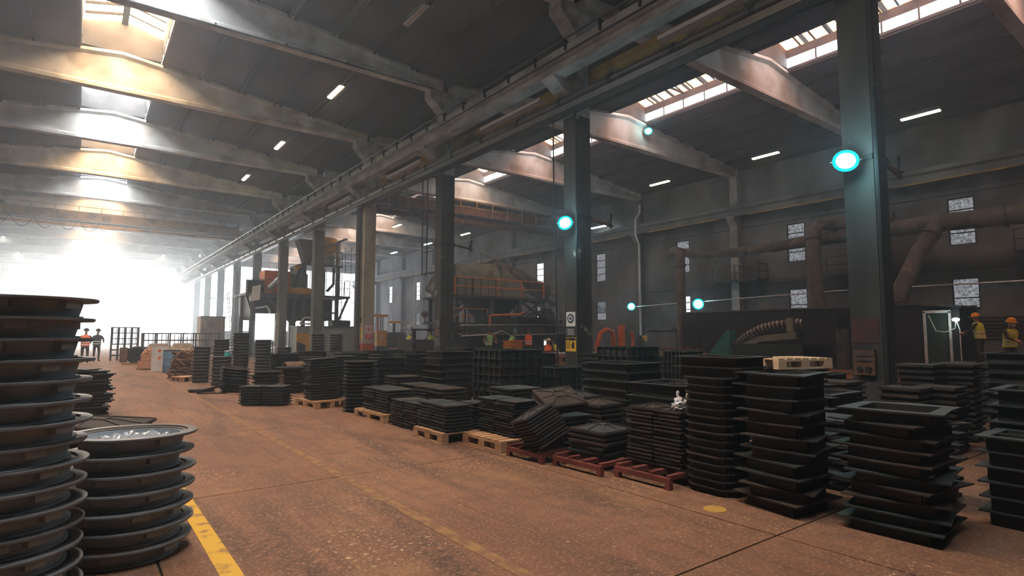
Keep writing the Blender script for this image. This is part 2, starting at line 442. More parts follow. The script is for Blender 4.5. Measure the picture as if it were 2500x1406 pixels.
for j in range(-1, 14):  # bays over and behind the camera are unseen, added to light near castings
    yc = Y0 + B * (j + 0.5)
    if yc > YE - 3: break
    monitor(*(dW if j % 2 == 0 else dA), RA, yc, (0 if j < 2 else 9) if j < 4 else (4 if j < 6 else 0), '%s glowing roof skylight along the aisle, counted from the near end' % ordn[n], 'roof skylights over the aisle')
    n += 1
dB = monitor_meshes('B', M['sheetB'], M['slotB'])
M['sheetC'] = emit('lit_clear_amber_sheet', (1.0, 0.62, 0.42), 9.0)
dC = monitor_meshes('C', M['sheetC'], M['slotB'])
M['stripW'] = emit('clear_sheet_strip', (0.92, 0.95, 1.0), 1.4)
M['stripG'] = emit('dirty_sheet_strip', (0.55, 0.50, 0.50), 0.35)
for q in ('stripW', 'stripG'): M[q].cycles.emission_sampling = 'NONE'
def strips(t):
    LY = B - 0.44; n = 30
    for k in range(n):
        if k % 4 in (1, 3): continue
        y0 = -LY / 2 + LY * k / n; y1 = y0 + LY / n * 0.8
        a, b_ = (MW - 0.01, 0.79), (0.25, 1.085)
        link('sheet_strip', cached_strip(y1 - y0, M['stripG'] if k % 4 == 2 else M['stripW']), t, (0, y0, 0))
_st = {}
def cached_strip(w, m):
    key = (round(w, 3), m.name)
    if key not in _st:
        z = lambda x: 1.15 - (1.15 - 0.80) * x / MW - 0.02
        _st[key] = MB().add([(MW - 0.01, 0, z(MW)), (MW - 0.01, w, z(MW)), (0.12, w, z(0.12)), (0.12, 0, z(0.12))], [(0, 1, 2, 3)]).mesh('sheet_strip', m)
    return _st[key]
for j in range(-2, NB):
    tt = monitor(*(dB if j < 3 else dC), RB, Y0 + B * (j + 0.5), 12 if 0 <= j < 4 else 6, '%s amber-sheeted roof skylight over the machinery, counted from the near end' % ordn[j + 2], 'amber roof skylights over the machinery')
    if 0 <= j < 3: strips(tt)

# roof beams: tapered concrete I girders
def beam_mesh(x0, x1, ridge, name, matl):
    st = [x0, x0 + 0.9, ridge - MW - 0.25, ridge, ridge + MW + 0.25, x1 - 0.9, x1]
    sec = []
    for x in st:
        zt = roofz(x, ridge) + 0.01
        tw, bw, ww = 0.24, 0.20, (0.20 if x in (x0, x1) else 0.09)
        sec.append([(x, -bw, ZB), (x, bw, ZB), (x, bw, ZB + 0.13), (x, ww, ZB + 0.24), (x, ww, zt - 0.22), (x, tw, zt - 0.12), (x, tw, zt),
                    (x, -tw, zt), (x, -tw, zt - 0.12), (x, -ww, zt - 0.22), (x, -ww, ZB + 0.24), (x, -bw, ZB + 0.13)])
    n = 12; vs = [p for s in sec for p in s]; fs = []
    for i in range(len(st) - 1):
        for k in range(n):
            k2 = (k + 1) % n
            fs.append((i * n + k, i * n + k2, (i + 1) * n + k2, (i + 1) * n + k))
    fs.append(tuple(range(n))); fs.append(tuple((len(st) - 1) * n + k for k in range(n - 1, -1, -1)))
    return MB().add(vs, fs).mesh(name, matl)
bmA = beam_mesh(XW + 0.1, XC - 0.25, RA, 'roof_beam', M['beam'])
bmB = beam_mesh(XC + 0.25, XR - 0.1, RB, 'roof_beam', M['beam'])
hole = MB().lathe([(0.045, -0.006), (0.075, -0.006), (0.075, 0.0), (0.045, 0.0)], 12).mesh('conduit_hole', M['black'])
bar_m = MB().tube([(XW + 0.3, 0, 0), (XC - 0.6, 0, 0)], 0.035, 6).mesh('conduit', M['steel'])
clip_m = MB().box((0, 0, 0.03), (0.05, 0.12, 0.10)).mesh('clip', M['steel'])
for j in range(-1, 15):
    y = Y0 + B * j
    if y < YE:
        bb = link('roof_beam', bmA, None, (0, y, 0), kind='structure', label='tapered concrete roof beam across the aisle nave, row %d' % (j + 2), cat='roof beam', group='roof beams over the aisle')
        if 1 <= j < 6:
            for dx in (-5.2, 3.6, 6.4): link('conduit_hole', hole, bb, (RA + dx, -0.085, 12.15), (R(90), 0, 0))
        if j == 2:
            link('conduit', bar_m, bb, (0, -0.26, ZB - 0.02))
            for k in range(9): link('clip', clip_m, bb, (-8 + 2.2 * k, -0.25, ZB - 0.02))
    if y < YF + 1:
        bb = link('roof_beam', bmB, None, (0, y, 0), kind='structure', label='tapered concrete roof beam across the machinery nave, row %d' % (j + 2), cat='roof beam', group='roof beams over the machinery')
        if 1 <= j < 4: link('conduit_hole', hole, bb, (RB - 4.6, -0.085, 12.25), (R(90), 0, 0))

# middle columns: shaft with crane corbels both sides and a flared head
def column_mesh(matl, name):
    H = [(11.40, 0), (12.0, 0), (12.0, 8.40), (12.75, 8.95), (12.75, 9.02), (11.95, 9.02), (11.95, 10.55), (12.5, 11.1), (12.5, 11.45),
         (10.85, 11.45), (10.85, 11.1), (11.45, 10.55), (11.45, 9.02), (10.55, 9.02), (10.55, 8.95), (11.40, 8.40)]
    return MB().b2((-0.30, -0.26, 0), (0.30, 0.26, 8.0)).mesh(name, matl), MB().prism([(x - XC, z if z else 8.0) for x, z in H], -0.26, 0.26).mesh('column_head', M['girder'])
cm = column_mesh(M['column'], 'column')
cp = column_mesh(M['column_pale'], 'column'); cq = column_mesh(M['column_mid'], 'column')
COLS = {}
for j in range(-2, 15):
    y = Y0 + B * j
    if y > YE - 1: break
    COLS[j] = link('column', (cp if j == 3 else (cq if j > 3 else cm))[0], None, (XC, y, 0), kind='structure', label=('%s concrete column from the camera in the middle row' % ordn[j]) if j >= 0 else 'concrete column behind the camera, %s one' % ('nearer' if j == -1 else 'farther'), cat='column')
    link('column_head', cm[1], COLS[j], label='lighter concrete head with crane corbels')
# pale column: red painted foot
band = MB().b2((-0.305, -0.265, 0.0), (0.305, 0.265, 1.05)).mesh('painted_foot', M['red_band'])
link('painted_foot', band, COLS[3], label='red painted foot')

# crane girders along the column row (aisle side and machinery side)
YL = 112.0
def girder(x, side, name, matl, label):
    mb = MB()
    mb.prism([(x - 0.26, 9.45), (x - 0.26, 9.66), (x + 0.26, 9.66), (x + 0.26, 9.45), (x + 0.13, 9.36), (x + 0.13, 9.16), (x + 0.20, 9.08), (x + 0.20, 9.02), (x - 0.20, 9.02), (x - 0.20, 9.08), (x - 0.13, 9.16), (x - 0.13, 9.36)], YS, YL)
    g = put(mb, name, matl, kind='structure', label=label, cat='crane beam')
    put(MB().b2((x - 0.035, YS, 9.66), (x + 0.035, YL, 9.76)), 'rail', M['steel'], g)
    return g
gA = girder(10.82, -1, 'crane_beam', M['girder'], 'long concrete crane beam on the aisle side of the column row')
gB = girder(12.48, 1, 'crane_beam', M['ochre'], 'ochre crane beam on the machinery side of the column row')
put(MB().tube([(10.50, YS, 9.80), (10.50, YL, 9.80)], 0.035, 6), 'conductor_bar', M['pipe'], gA)
put(MB().tube([(10.53, YS, 9.40), (10.53, YL, 9.40)], 0.028, 6), 'cable', M['rubber'], gA)
br = MB().bar((10.50, 0, 9.80), (10.54, 0, 9.50), 0.06, 0.07).bar((10.52, 0, 9.52), (10.72, 0, 9.50), 0.06).bar((10.50, 0, 9.80), (10.66, 0, 9.70), 0.05).mesh('bracket', M['black'])
k = 0
y = -6.0
while y < 75:
    link('bracket', br, gA, (0, y, 0)); y += 1.35
# sheet flashing under the girder
fm = mat('pale_flashing', (0.42, 0.43, 0.44), (0.52, 0.53, 0.54), scale=2, rough=0.5)
for j in range(-1, 8):
    y = Y0 + B * j
    put(MB().b2((10.98, y + 0.9, 8.70), (11.22, y + 4.2, 8.74)).b2((10.98, y + 0.9, 8.70), (11.0, y + 4.2, 8.80)), 'flashing_strip', fm, gA)
# service pipe and channel under the girder
pp = put(MB().tube([(11.10, YS, 8.34), (11.10, YL, 8.34)], 0.125, 12), 'service_pipe', M['pipe'], smooth=True, label='thick dark service pipe running under the aisle crane beam', cat='pipe')
cl = MB().lathe([(0.125, -0.06), (0.155, -0.06), (0.155, 0.06), (0.125, 0.06)], 12).mesh('pipe_collar', M['black'])
for k in range(40): link('pipe_collar', cl, pp, (11.10, -4 + 2.05 * k, 8.34), (R(90), 0, 0))
ch = put(MB().b2((10.98, YS, 8.02), (11.38, YL, 8.06)).b2((10.98, YS, 8.02), (11.01, YL, 8.20)).b2((11.35, YS, 8.02), (11.38, YL, 8.20)), 'pipe_tray', M['pipe'], label='long steel channel tray under the service pipe', cat='pipe tray')
# ------------------------------------------------------------------ walls, windows, end gate
M['paneU'] = emit('dirty_lit_pane', (0.80, 0.84, 0.92), 0.34, noise=9)
M['paneB'] = emit('bright_lit_pane', (0.86, 0.93, 1.0), 1.6)
M['paneD'] = emit('dull_lit_pane', (0.72, 0.80, 0.90), 0.22, noise=5)
for q in ('paneU', 'paneB', 'paneD'): M[q].cycles.emission_sampling = 'NONE'
wr = thing('wall_right', 'sooty precast concrete wall behind the machinery', 'wall', kind='structure')
wn = 0
pane_u = MB().box((0, 0, 0), (0.02, 0.94, 0.50)).mesh('pane', M['paneU'])
pane_b = MB().box((0, 0, 0), (0.02, 0.94, 0.50)).mesh('pane', M['paneB'])
pane_d = MB().box((0, 0, 0), (0.02, 0.94, 0.50)).mesh('pane', M['paneD'])
fr = MB()
for z in (0, 0.55, 1.10, 1.65, 2.20): fr.box((0, 0, z), (0.08, 1.06, 0.05))
for s in (-0.5, 0.5): fr.box((0, s, 1.1), (0.08, 0.05, 2.25))
frU = fr.mesh('window_frame', M['black'])
fr = MB()
for z in (0, 0.55, 1.45): fr.box((0, 0, z), (0.08, 1.06, 0.05))
for s in (-0.5, 0.5): fr.box((0, s, 0.72), (0.08, 0.05, 1.48))
frL = fr.mesh('window_frame', M['black'])
pane_tb = MB().box((0, 0, 0), (0.02, 0.94, 0.85)).mesh('pane', M['paneB'])
pane_tu = MB().box((0, 0, 0), (0.02, 0.94, 0.85)).mesh('pane', M['paneU'])
pane_t = MB().box((0, 0, 0), (0.02, 0.94, 0.85)).mesh('pane', M['paneD'])
for j in range(-2, NB):
    ya, yb = Y0 + B * j, Y0 + B * (j + 1)
    yc = (ya + yb) / 2 + (0.25 if j < 4 else 0)
    h = 0.53
    mb = MB()
    mb.b2((XR, ya + 0.01, 0), (XR + 0.25, yc - h, 12.0)).b2((XR, yc + h, 0), (XR + 0.25, yb - 0.01, 12.0))
    mb.b2((XR, yc - h, 0), (XR + 0.25, yc + h, 2.65)).b2((XR, yc - h, 4.13), (XR + 0.25, yc + h, 5.72)).b2((XR, yc - h, 7.97), (XR + 0.25, yc + h, 12.0))
    put(mb, 'panel', M['wall'], wr)
    put(MB().b2((XR - 0.02, ya + 0.3, 4.55), (XR, yb - 0.3, 4.58)).b2((XR - 0.02, ya + 0.3, 8.15), (XR, yb - 0.3, 8.19)), 'panel_joint', M['black'], wr)
    if j < 0: 
        put(MB().b2((XR + 0.1, yc - h, 2.6), (XR + 0.2, yc + h, 8.0)), 'panel', M['wall'], wr); continue
    wn += 1
    t = thing('window_%d' % wn, 'tall narrow louvred window high on the sooty wall, %s bay from the camera' % ordn[j], 'window', (XR + 0.08, yc, 5.745), kind='structure')
    link('window_frame', frU, t)
    for k in range(4): link('pane', pane_b if (j >= 4) else pane_u, t, (0.02, 0, 0.275 + 0.55 * k))
    wn += 1
    t = thing('window_%d' % wn, 'low window above the machinery, %s bay from the camera' % ordn[j], 'window', (XR + 0.08, yc, 2.67), kind='structure')
    link('window_frame', frL, t)
    link('pane', pane_tb if j == 2 else (pane_tu if j < 2 else pane_t), t, (0.02, 0, 1.0))
    link('pane', pane_b if j in (2, 4) else pane_u, t, (0.02, 0, 0.275))
# the pane arrangement of the low windows: bright upper light, dull lower light
# pilasters and crane beam on the right wall
pil = MB().prism([(XR, 0), (XR - 0.45, 0), (XR - 0.45, 8.3), (XR - 0.85, 8.75), (XR - 0.85, 8.84), (XR - 0.35, 8.84), (XR - 0.35, 11.45), (XR, 11.45)], -0.26, 0.26).mesh('pilaster', M['wall'])
pilp = MB().prism([(XR, 0), (XR - 0.45, 0), (XR - 0.45, 8.3), (XR - 0.85, 8.75), (XR - 0.85, 8.84), (XR - 0.35, 8.84), (XR - 0.35, 11.45), (XR, 11.45)], -0.26, 0.26).mesh('pilaster', M['concrete'])
for j in range(-2, NB + 1): link('pilaster', pilp if j == 2 else pil, wr, (0, Y0 + B * j, 0))
cg = put(MB().prism([(XR - 0.85, 9.3), (XR - 0.85, 9.5), (XR - 0.35, 9.5), (XR - 0.35, 9.3), (XR - 0.48, 9.2), (XR - 0.48, 8.86), (XR - 0.72, 8.86), (XR - 0.72, 9.2)], YS, YF), 'crane_beam', M['wall'], kind='structure', label='sooty concrete crane beam on the far wall', cat='crane beam')
put(MB().b2((XR - 0.64, YS, 9.5), (XR - 0.57, YF, 9.6)), 'rail', M['steel'], cg)
for j in range(0, NB): put(MB().b2((XR - 0.88, Y0 + B * j + 0.8, 8.78), (XR - 0.80, Y0 + B * j + 6.6, 8.85)), 'edge_strip', M['ochre'], cg)

# left wall, back wall, end walls
wl = thing('wall_left', 'concrete wall on the far side of the aisle nave', 'wall', kind='structure')
for j in range(-2, 15):
    ya = Y0 + B * j
    if ya > YE - 1: break
    put(MB().b2((XW - 0.25, ya + 0.01, 0), (XW, min(YE, ya + B - 0.01), 12.2)), 'panel', M['concrete'], wl)
    put(MB().b2((XW, ya - 0.25, 0), (XW + 0.5, ya + 0.25, 11.45)), 'pilaster', M['concrete'], wl)
put(MB().b2((XW, YS - 0.25, 0), (XR, YS, 14.3)), 'wall_back', M['wall'], kind='structure', label='sooty wall behind the camera', cat='wall')
we = thing('wall_end', 'pale hazy end wall of the aisle nave around the open gate', 'wall', kind='structure')
put(MB().b2((XW, YE - 0.2, 0), (-3.1, YE, 13.4)), 'panel', M['concrete'], we)
put(MB().b2((6.3, YE - 0.2, 0), (XC, YE, 13.4)), 'panel', M['concrete'], we)
put(MB().b2((-3.1, YE - 0.2, 6.8), (6.3, YE, 13.4)), 'panel', M['concrete'], we)
put(MB().b2((-3.3, YE - 0.3, 0), (-3.1, YE + 0.05, 6.9)).b2((6.3, YE - 0.3, 0), (6.5, YE + 0.05, 6.9)).b2((-3.3, YE - 0.3, 6.8), (6.5, YE + 0.05, 7.0)), 'door_1', M['steel'], kind='structure', label='tall open gate flooding the far end with daylight', cat='gate')
put(MB().b2((-30, YE, -0.35), (40, YE + 40, -0.01)), 'yard_ground', mat('yard_concrete', (0.5, 0.5, 0.48), rough=0.9), kind='structure', label='bright yard outside the end gate', cat='yard')
# end wall of the machinery nave: glazed with daylight
w2 = thing('wall_end_glazed', 'end wall of the machinery nave with bright glazing', 'wall', kind='structure')
put(MB().b2((XC + 0.3, YF, 0), (XR, YF + 0.2, 2.0)), 'panel', M['concrete'], w2)
put(MB().b2((XC + 0.3, YF, 10.6), (XR, YF + 0.2, 13.6)), 'panel', M['concrete'], w2)
M['glz'] = emit('daylit_glazing', (0.86, 0.93, 1.0), L_GLAZING)
gx = [XC + 0.3 + (XR - XC - 0.3) * k / 9 for k in range(10)]
for k in range(9):
    put(MB().b2((gx[k] + 0.06, YF + 0.08, 2.0), (gx[k + 1] - 0.06, YF + 0.11, 10.6)), 'pane', M['glz'], w2, label='bright daylit pane')
    put(MB().b2((gx[k] - 0.06, YF, 2.0), (gx[k] + 0.06, YF + 0.16, 10.6)), 'mullion', M['steel'], w2)
put(MB().b2((XC + 0.3, YF + 0.02, 6.2), (XR, YF + 0.14, 6.3)), 'mullion', M['steel'], w2)
# infill between the two naves beyond the machinery nave: glazed strips between far columns
w3 = thing('wall_side_glazed', 'daylit glazed strips between the far columns', 'wall', kind='structure')
for j in range(10, 14):
    ya = Y0 + B * j + 0.3; yb = ya + B - 0.6
    put(MB().b2((XC - 0.02, ya, 1.2), (XC + 0.02, yb, 8.0)), 'pane', M['glz'], w3)
    put(MB().b2((XC - 0.1, ya, 0), (XC + 0.1, yb, 1.2)), 'panel', M['concrete'], w3)
    put(MB().b2((XC - 0.1, ya, 8.0), (XC + 0.1, yb, 12.0)), 'panel', M['concrete'], w3)

# ------------------------------------------------------------------ haze filling the hall
hz = bpy.data.materials.new('foundry_haze'); hz.use_nodes = True
N = hz.node_tree.nodes; L = hz.node_tree.links
for q in list(N): N.remove(q)
o = N.new('ShaderNodeOutputMaterial'); v = N.new('ShaderNodeVolumeScatter')
v.inputs['Color'].default_value = (0.74, 0.87, 1.0, 1); v.inputs['Density'].default_value = HAZE; v.inputs['Anisotropy'].default_value = 0.6
L.new(v.outputs[0], o.inputs['Volume'])
try: hz.cycles.homogeneous_volume = True
except Exception: pass
def haze_mat(name, dens):
    m = hz.copy(); m.name = name
    m.node_tree.nodes['Volume Scatter'].inputs['Density'].default_value = dens
    try: m.cycles.homogeneous_volume = True
    except Exception: pass
    return m
put(MB().b2((XW - 0.15, 46.0, -0.15), (XC + 0.1, YE + 0.2, 14.5)), 'haze_bank', haze_mat('dense_haze', 0.019), kind='stuff', label='thicker smoky haze bank towards the bright gate', cat='haze')
put(MB().b2((XW - 0.2, YS - 0.2, -0.2), (XR + 0.2, YE + 0.3, 14.6)), 'haze', hz, kind='stuff', label='thin dusty haze hanging in the whole hall', cat='haze')
# ------------------------------------------------------------------ castings: round frames, square covers, square frames
_mc = {}
def cached(key, fn):
    if key not in _mc: _mc[key] = fn()
    return _mc[key]

def ring_parts(D, h, matl, fine):
    """round manhole frame: wide top flange, slightly conical barrel, lugs under the flange"""
    key = ('ring', D, h, matl.name, fine)
    def mk():
        seg = 56 if fine else 28
        R1, R0 = D / 2, D / 2 * 0.77
        t = min(0.022, h * 0.2)
        fl = MB().lathe([(R0, h - t), (R1 - 0.006, h - t), (R1, h - t * 0.7), (R1, h - 0.004), (R1 - 0.006, h - 0.001), (R0 + 0.03, h - 0.001), (R0 + 0.024, h - 0.014), (R0, h - 0.014)], seg).mesh('flange', M['slate_flange'] if fine else matl, True)
        ba = MB().lathe([(R0 + 0.012, h - t), (R0 + 0.004, h * 0.5), (R0 - 0.008, 0.012), (R0 + 0.014, 0.010), (R0 + 0.014, 0.0), (R0 - 0.05, 0.0), (R0 - 0.05, 0.012), (R0 - 0.02, h * 0.5), (R0 - 0.012, h - t)], seg).mesh('barrel', matl, True)
        lug = MB().box((R0 + 0.022, 0, h - t - 0.021), (0.05, 0.095, 0.042)).mesh('lug', matl)
        return fl, ba, lug
    return cached(key, mk)

def cover_mesh(sx, sy, h, matl, dome):
    def mk():
        mb = MB()
        a, b = sx / 2, sy / 2
        prof = [(0.035, 0.0), (0.035, h * 0.45), (0.0, h * 0.55), (0.0, h * 0.97), (0.008, h)]
        vs = []; fs = []
        for d, z in prof: vs += [(-a + d, -b + d, z), (a - d, -b + d, z), (a - d, b - d, z), (-a + d, b - d, z)]
        for i in range(len(prof) - 1):
            for k in range(4):
                k2 = (k + 1) % 4
                fs.append((i * 4 + k, i * 4 + k2, i * 4 + 4 + k2, i * 4 + 4 + k))
        m = 4 * (len(prof) - 1)
        if dome:
            c = 0.3; z1 = h + dome
            vs += [(-a * c, -b * c, z1), (a * c, -b * c, z1), (a * c, b * c, z1), (-a * c, b * c, z1)]
            for k in range(4):
                k2 = (k + 1) % 4; fs.append((m + k, m + k2, m + 4 + k2, m + 4 + k))
            fs.append((m + 4, m + 5, m + 6, m + 7))
        else: fs.append((m, m + 1, m + 2, m + 3))
        fs.append((3, 2, 1, 0))
        return mb.add(vs, fs).mesh('square_cover', matl)
    return cached(('cov', sx, sy, h, matl.name, dome), mk)

def cover_ribs(o, sx, sy, h, dome, matl):
    a, b, c = sx / 2 - 0.02, sy / 2 - 0.02, 0.3
    z0, z1 = h + 0.004, h + dome + 0.004
    P = [(-a, -b), (a, -b), (a, b), (-a, b)]
    w = 0.016
    for k in range(4):
        k2 = (k + 1) % 4
        p, q = P[k], P[k2]
        segs = [((*p, z0), (p[0] * c, p[1] * c, z1)), ((p[0] * c, p[1] * c, z1), (q[0] * c, q[1] * c, z1)),
                (((p[0] * .5 + q[0] * .5), (p[1] * .5 + q[1] * .5), z0), ((p[0] * .5 + q[0] * .5) * c, (p[1] * .5 + q[1] * .5) * c, z1)), ((*p, z0), (*q, z0))]
        for s in segs:
            put(MB().bar(s[0], s[1], w, w * 0.8), 'rib', matl, o)

def frame_mesh(sx, sy, h, matl, kind, seed=0):
    """square frame: four walls, a flange round the top; cells = outside ribs, lattice = bars inside"""
    def mk():
        a, b = sx / 2, sy / 2; t = 0.03; inset = 0.07 if kind != 'cell' else 0.05
        wl = MB()
        for s in (-1, 1):
            wl.box((s * (a - inset), 0, h / 2 - 0.006), (t, 2 * (b - inset), h - 0.012)).box((0, s * (b - inset), h / 2 - 0.006), (2 * (a - inset) - t, t, h - 0.012))
        if kind == 'cell':
            n = 5
            for k in range(n + 1):
                u = -1 + 2 * k / n
                for s in (-1, 1):
                    wl.box((s * (a - inset / 2), u * (b - inset), h / 2 - 0.006), (inset, 0.025, h - 0.012))
                    wl.box((u * (a - inset), s * (b - inset / 2), h / 2 - 0.006), (0.025, inset, h - 0.012))
        if kind == 'lattice':
            wl.box((0, 0, h / 2 + 0.02), (0.028, 2 * (b - inset), h * 0.6)).box((0, 0, h / 2 + 0.02), (2 * (a - inset), 0.028, h * 0.6))
        fl = MB()
        rnd = random.Random(seed)
        ex = 0.0
        ft = 0.012
        def ringpoly(d, jit=0.0, cut=0.0):
            A, Bq = a - d, b - d
            if cut > 0:
                P = [(-A + cut, -Bq), (A - cut, -Bq), (A, -Bq + cut), (A, Bq - cut), (A - cut, Bq), (-A + cut, Bq), (-A, Bq - cut), (-A, -Bq + cut)]
            else:
                P = [(-A, -Bq), (0, -Bq), (A, -Bq), (A, 0), (A, Bq), (0, Bq), (-A, Bq), (-A, 0)]
            if jit: P = [(x * (1 + rnd.uniform(0, jit)), y * (1 + rnd.uniform(0, jit))) for x, y in P]
            return P
        jit = 0.13 if kind == 'ragged' else 0.0
        cut = {'round': 0.10, 'ragged': 0.0}.get(kind, 0.0)
        po, pi_ = ringpoly(0, jit, cut), ringpoly(inset + t / 2, 0, cut * 0.6)
        n = len(po); z0, z1 = h - ft, h
        dz = [rnd.uniform(-0.012, 0.006) if kind == 'ragged' else 0 for _ in range(n)]
        vs = [(x, y, z0 + dz[i]) for i, (x, y) in enumerate(po)] + [(x, y, z0) for x, y in pi_] + [(x, y, z1 + dz[i]) for i, (x, y) in enumerate(po)] + [(x, y, z1) for x, y in pi_]
        fs = []
        for k in range(n):
            q = (k + 1) % n
            fs += [(k, q, n + q, n + k), (2 * n + k, 3 * n + k, 3 * n + q, 2 * n + q), (k, 2 * n + k, 2 * n + q, q), (n + k, n + q, 3 * n + q, 3 * n + k)]
        fl.add(vs, fs)
        return wl.mesh('frame_walls', matl), fl.mesh('flange', matl)
    return cached(('frm', sx, sy, h, matl.name, kind, seed), mk)

counts = {}
REST = {}
NOUN = {'ring': ('round_frame_casting', 'round frame', 'manhole frame'), 'cover': ('square_cover', 'square cover', 'manhole cover'), 'frame': ('square_frame_casting', 'square frame', 'manhole frame')}
def stack(kind, x, y, n, h, size, desc, group, z0=0.0, matl=None, rot=0.0, jr=2.0, jx=0.008, lean=(0, 0), sub='plain', fine=False, top_dome=0.0, lugs=0, mats=None, rest=False):
    """a stack of n castings; lean = (degrees, compass direction of the lean)"""
    sx, sy = size if isinstance(size, tuple) else (size, size)
    name, noun, cat = NOUN[kind]
    rnd = random.Random(hash((round(x * 100), round(y * 100), n)) & 0xffff)
    T = Matrix.Translation((x, y, z0))
    if lean[0]:
        d = R(lean[1]); ax = Vector((-math.sin(d), math.cos(d), 0))
        T = T @ Matrix.Rotation(R(lean[0]), 4, ax)
    last = None
    for i in range(n):
        m = matl
        if mats: m = mats[rnd.randrange(len(mats))]
        r = R(rot) + R(rnd.uniform(-jr, jr))
        Mx = T @ Matrix.Translation((rnd.uniform(-jx, jx), rnd.uniform(-jx, jx), i * h)) @ Matrix.Rotation(r, 4, 'Z')
        loc, q, _ = Mx.decompose(); rot3 = q.to_euler()
        if rest:
            mm = ([cover_mesh(sx, sy, h, m, 0.0)] if kind == 'cover' else list(frame_mesh(sx, sy, h, m, sub, 0)))
            for me0 in mm:
                b0 = REST.setdefault((kind, m.name), MB())
                b0.add([v.co for v in me0.vertices], [tuple(p_.vertices) for p_ in me0.polygons], Mx)
            continue
        k = n - 1 - i
        w = 'topmost' if k == 0 else ('lowest' if i == 0 else ordn[min(k, 17)])
        lab = '%s %s%s %s' % (w, noun, '' if w in ('topmost', 'lowest') else ' from the top', desc)
        counts[name] = counts.get(name, 0) + 1
        if kind == 'ring':
            fl, ba, lug = ring_parts(sx, h, m, fine)
            t = thing(name, lab, cat, loc, rot3, group)
            link('flange', fl, t); link('barrel', ba, t)
            for q_ in range(lugs): link('lug', lug, t, (0, 0, 0), (0, 0, 2 * PI * q_ / lugs + rnd.uniform(0, 6) * (1 if q_ == 0 else 0)))
        elif kind == 'cover':
            dome = top_dome if i == n - 1 else 0.0
            t = link(name, cover_mesh(sx, sy, h, m, dome), None, loc, rot3, None, lab, cat, group)
            if dome: cover_ribs(t, sx, sy, h, dome, m)
        else:
            w_, f_ = frame_mesh(sx, sy, h, m, sub, (i % 3) if sub == 'ragged' else 0)
            t = thing(name, lab, cat, loc, rot3, group)
            link('frame_walls', w_, t); link('flange', f_, t)
        last = t
    return last

def pallet(x, y, z, rot, desc, sx=0.8, sy=1.2, matl=None):
    matl = matl or M['wood']
    t = thing('wooden_pallet', desc, 'pallet', (x, y, z), (0, 0, R(rot)), 'wooden pallets')
    d = cached(('pd', sx, sy, matl.name), lambda: MB().box((0, 0, 0), (sx, 0.10, 0.022)).mesh('deck_board', matl))
    s_ = cached(('ps', sx, sy, matl.name), lambda: MB().box((0, 0, 0), (0.10, sy, 0.022)).mesh('stringer', matl))
    b_ = cached(('pb', sx, sy, matl.name), lambda: MB().box((0, 0, 0), (0.10, 0.14, 0.08)).mesh('block', matl))
    for k in range(7): link('deck_board', d, t, (0, -sy / 2 + 0.05 + (sy - 0.10) * k / 6, 0.135))
    for i in (-1, 0, 1):
        link('stringer', s_, t, (i * (sx / 2 - 0.05), 0, 0.113)); link('bottom_board', s_, t, (i * (sx / 2 - 0.05), 0, 0.011))
        for j in (-1, 0, 1): link('block', b_, t, (i * (sx / 2 - 0.05), j * (sy / 2 - 0.07), 0.062))
    return t
def red_pallet(x, y, rot, desc, sx=0.72, sy=0.95):
    t = thing('steel_pallet', desc, 'pallet', (x, y, 0), (0, 0, R(rot)), 'red steel pallets')
    for s in (-1, 1):
        put(MB().box((s * (sx / 2 - 0.025), 0, 0.085), (0.05, sy, 0.05)), 'side_rail', M['red_steel'], t)
        for e in (-1, 1): put(MB().box((s * (sx / 2 - 0.025), e * (sy / 2 - 0.03), 0.03), (0.055, 0.06, 0.06)), 'foot', M['red_steel'], t)
    for k in range(4): put(MB().box((0, -sy / 2 + 0.03 + (sy - 0.06) * k / 3, 0.115), (sx - 0.04, 0.05, 0.045)), 'cross_bar', M['red_steel'], t)

SL_, IR, RU, GR = M['slate'], M['iron'], M['iron_rust'], M['iron_green']
MIX = [IR, IR, RU]
# --- round frames standing right beside the camera
stack('ring', -0.30, 4.28, 15, 0.114, 0.75, 'in the tall slate stack nearest the camera', 'slate round frames beside the yellow line', matl=SL_, fine=True, lugs=6, jr=25, jx=0.012)
stack('ring', 0.31, 4.86, 7, 0.118, 0.80, 'in the low slate stack beside the yellow line', 'slate round frames beside the yellow line', matl=SL_, fine=True, lugs=6, jr=25, jx=0.01, lean=(1.0, 40))
# --- ragged plate pile and tilted plate behind them
stack('cover', -0.12, 13.75, 15, 0.055, (1.15, 1.0), 'in the ragged plate pile behind the slate frames', 'square covers in stacks', mats=[IR, IR, GR], jr=7, jx=0.06, rot=10)
stack('cover', -1.62, 13.9, 14, 0.06, (1.0, 1.0), 'in the plate pile hidden by slate frames', 'square covers in stacks', mats=[IR, IR, GR], jr=7, jx=0.05, rest=True)
stack('cover', -0.15, 13.6, 1, 0.03, (0.9, 0.5), 'lying loose and tilted across the ragged plate pile', 'square covers in stacks', z0=0.86, matl=IR, lean=(4, -30), rot=-30)
stack('cover', 0.12, 8.75, 5, 0.075, (0.95, 0.80), 'in the low rusty pile behind the slate frames', 'square covers in stacks', matl=RU, jr=8, jx=0.04, rot=-18)
stack('cover', 0.16, 8.6, 1, 0.06, (1.15, 0.85), 'tilted on the low rusty pile behind the slate frames', 'square covers in stacks', z0=0.40, matl=RU, rot=-22, top_dome=0.05, lean=(5, -40))
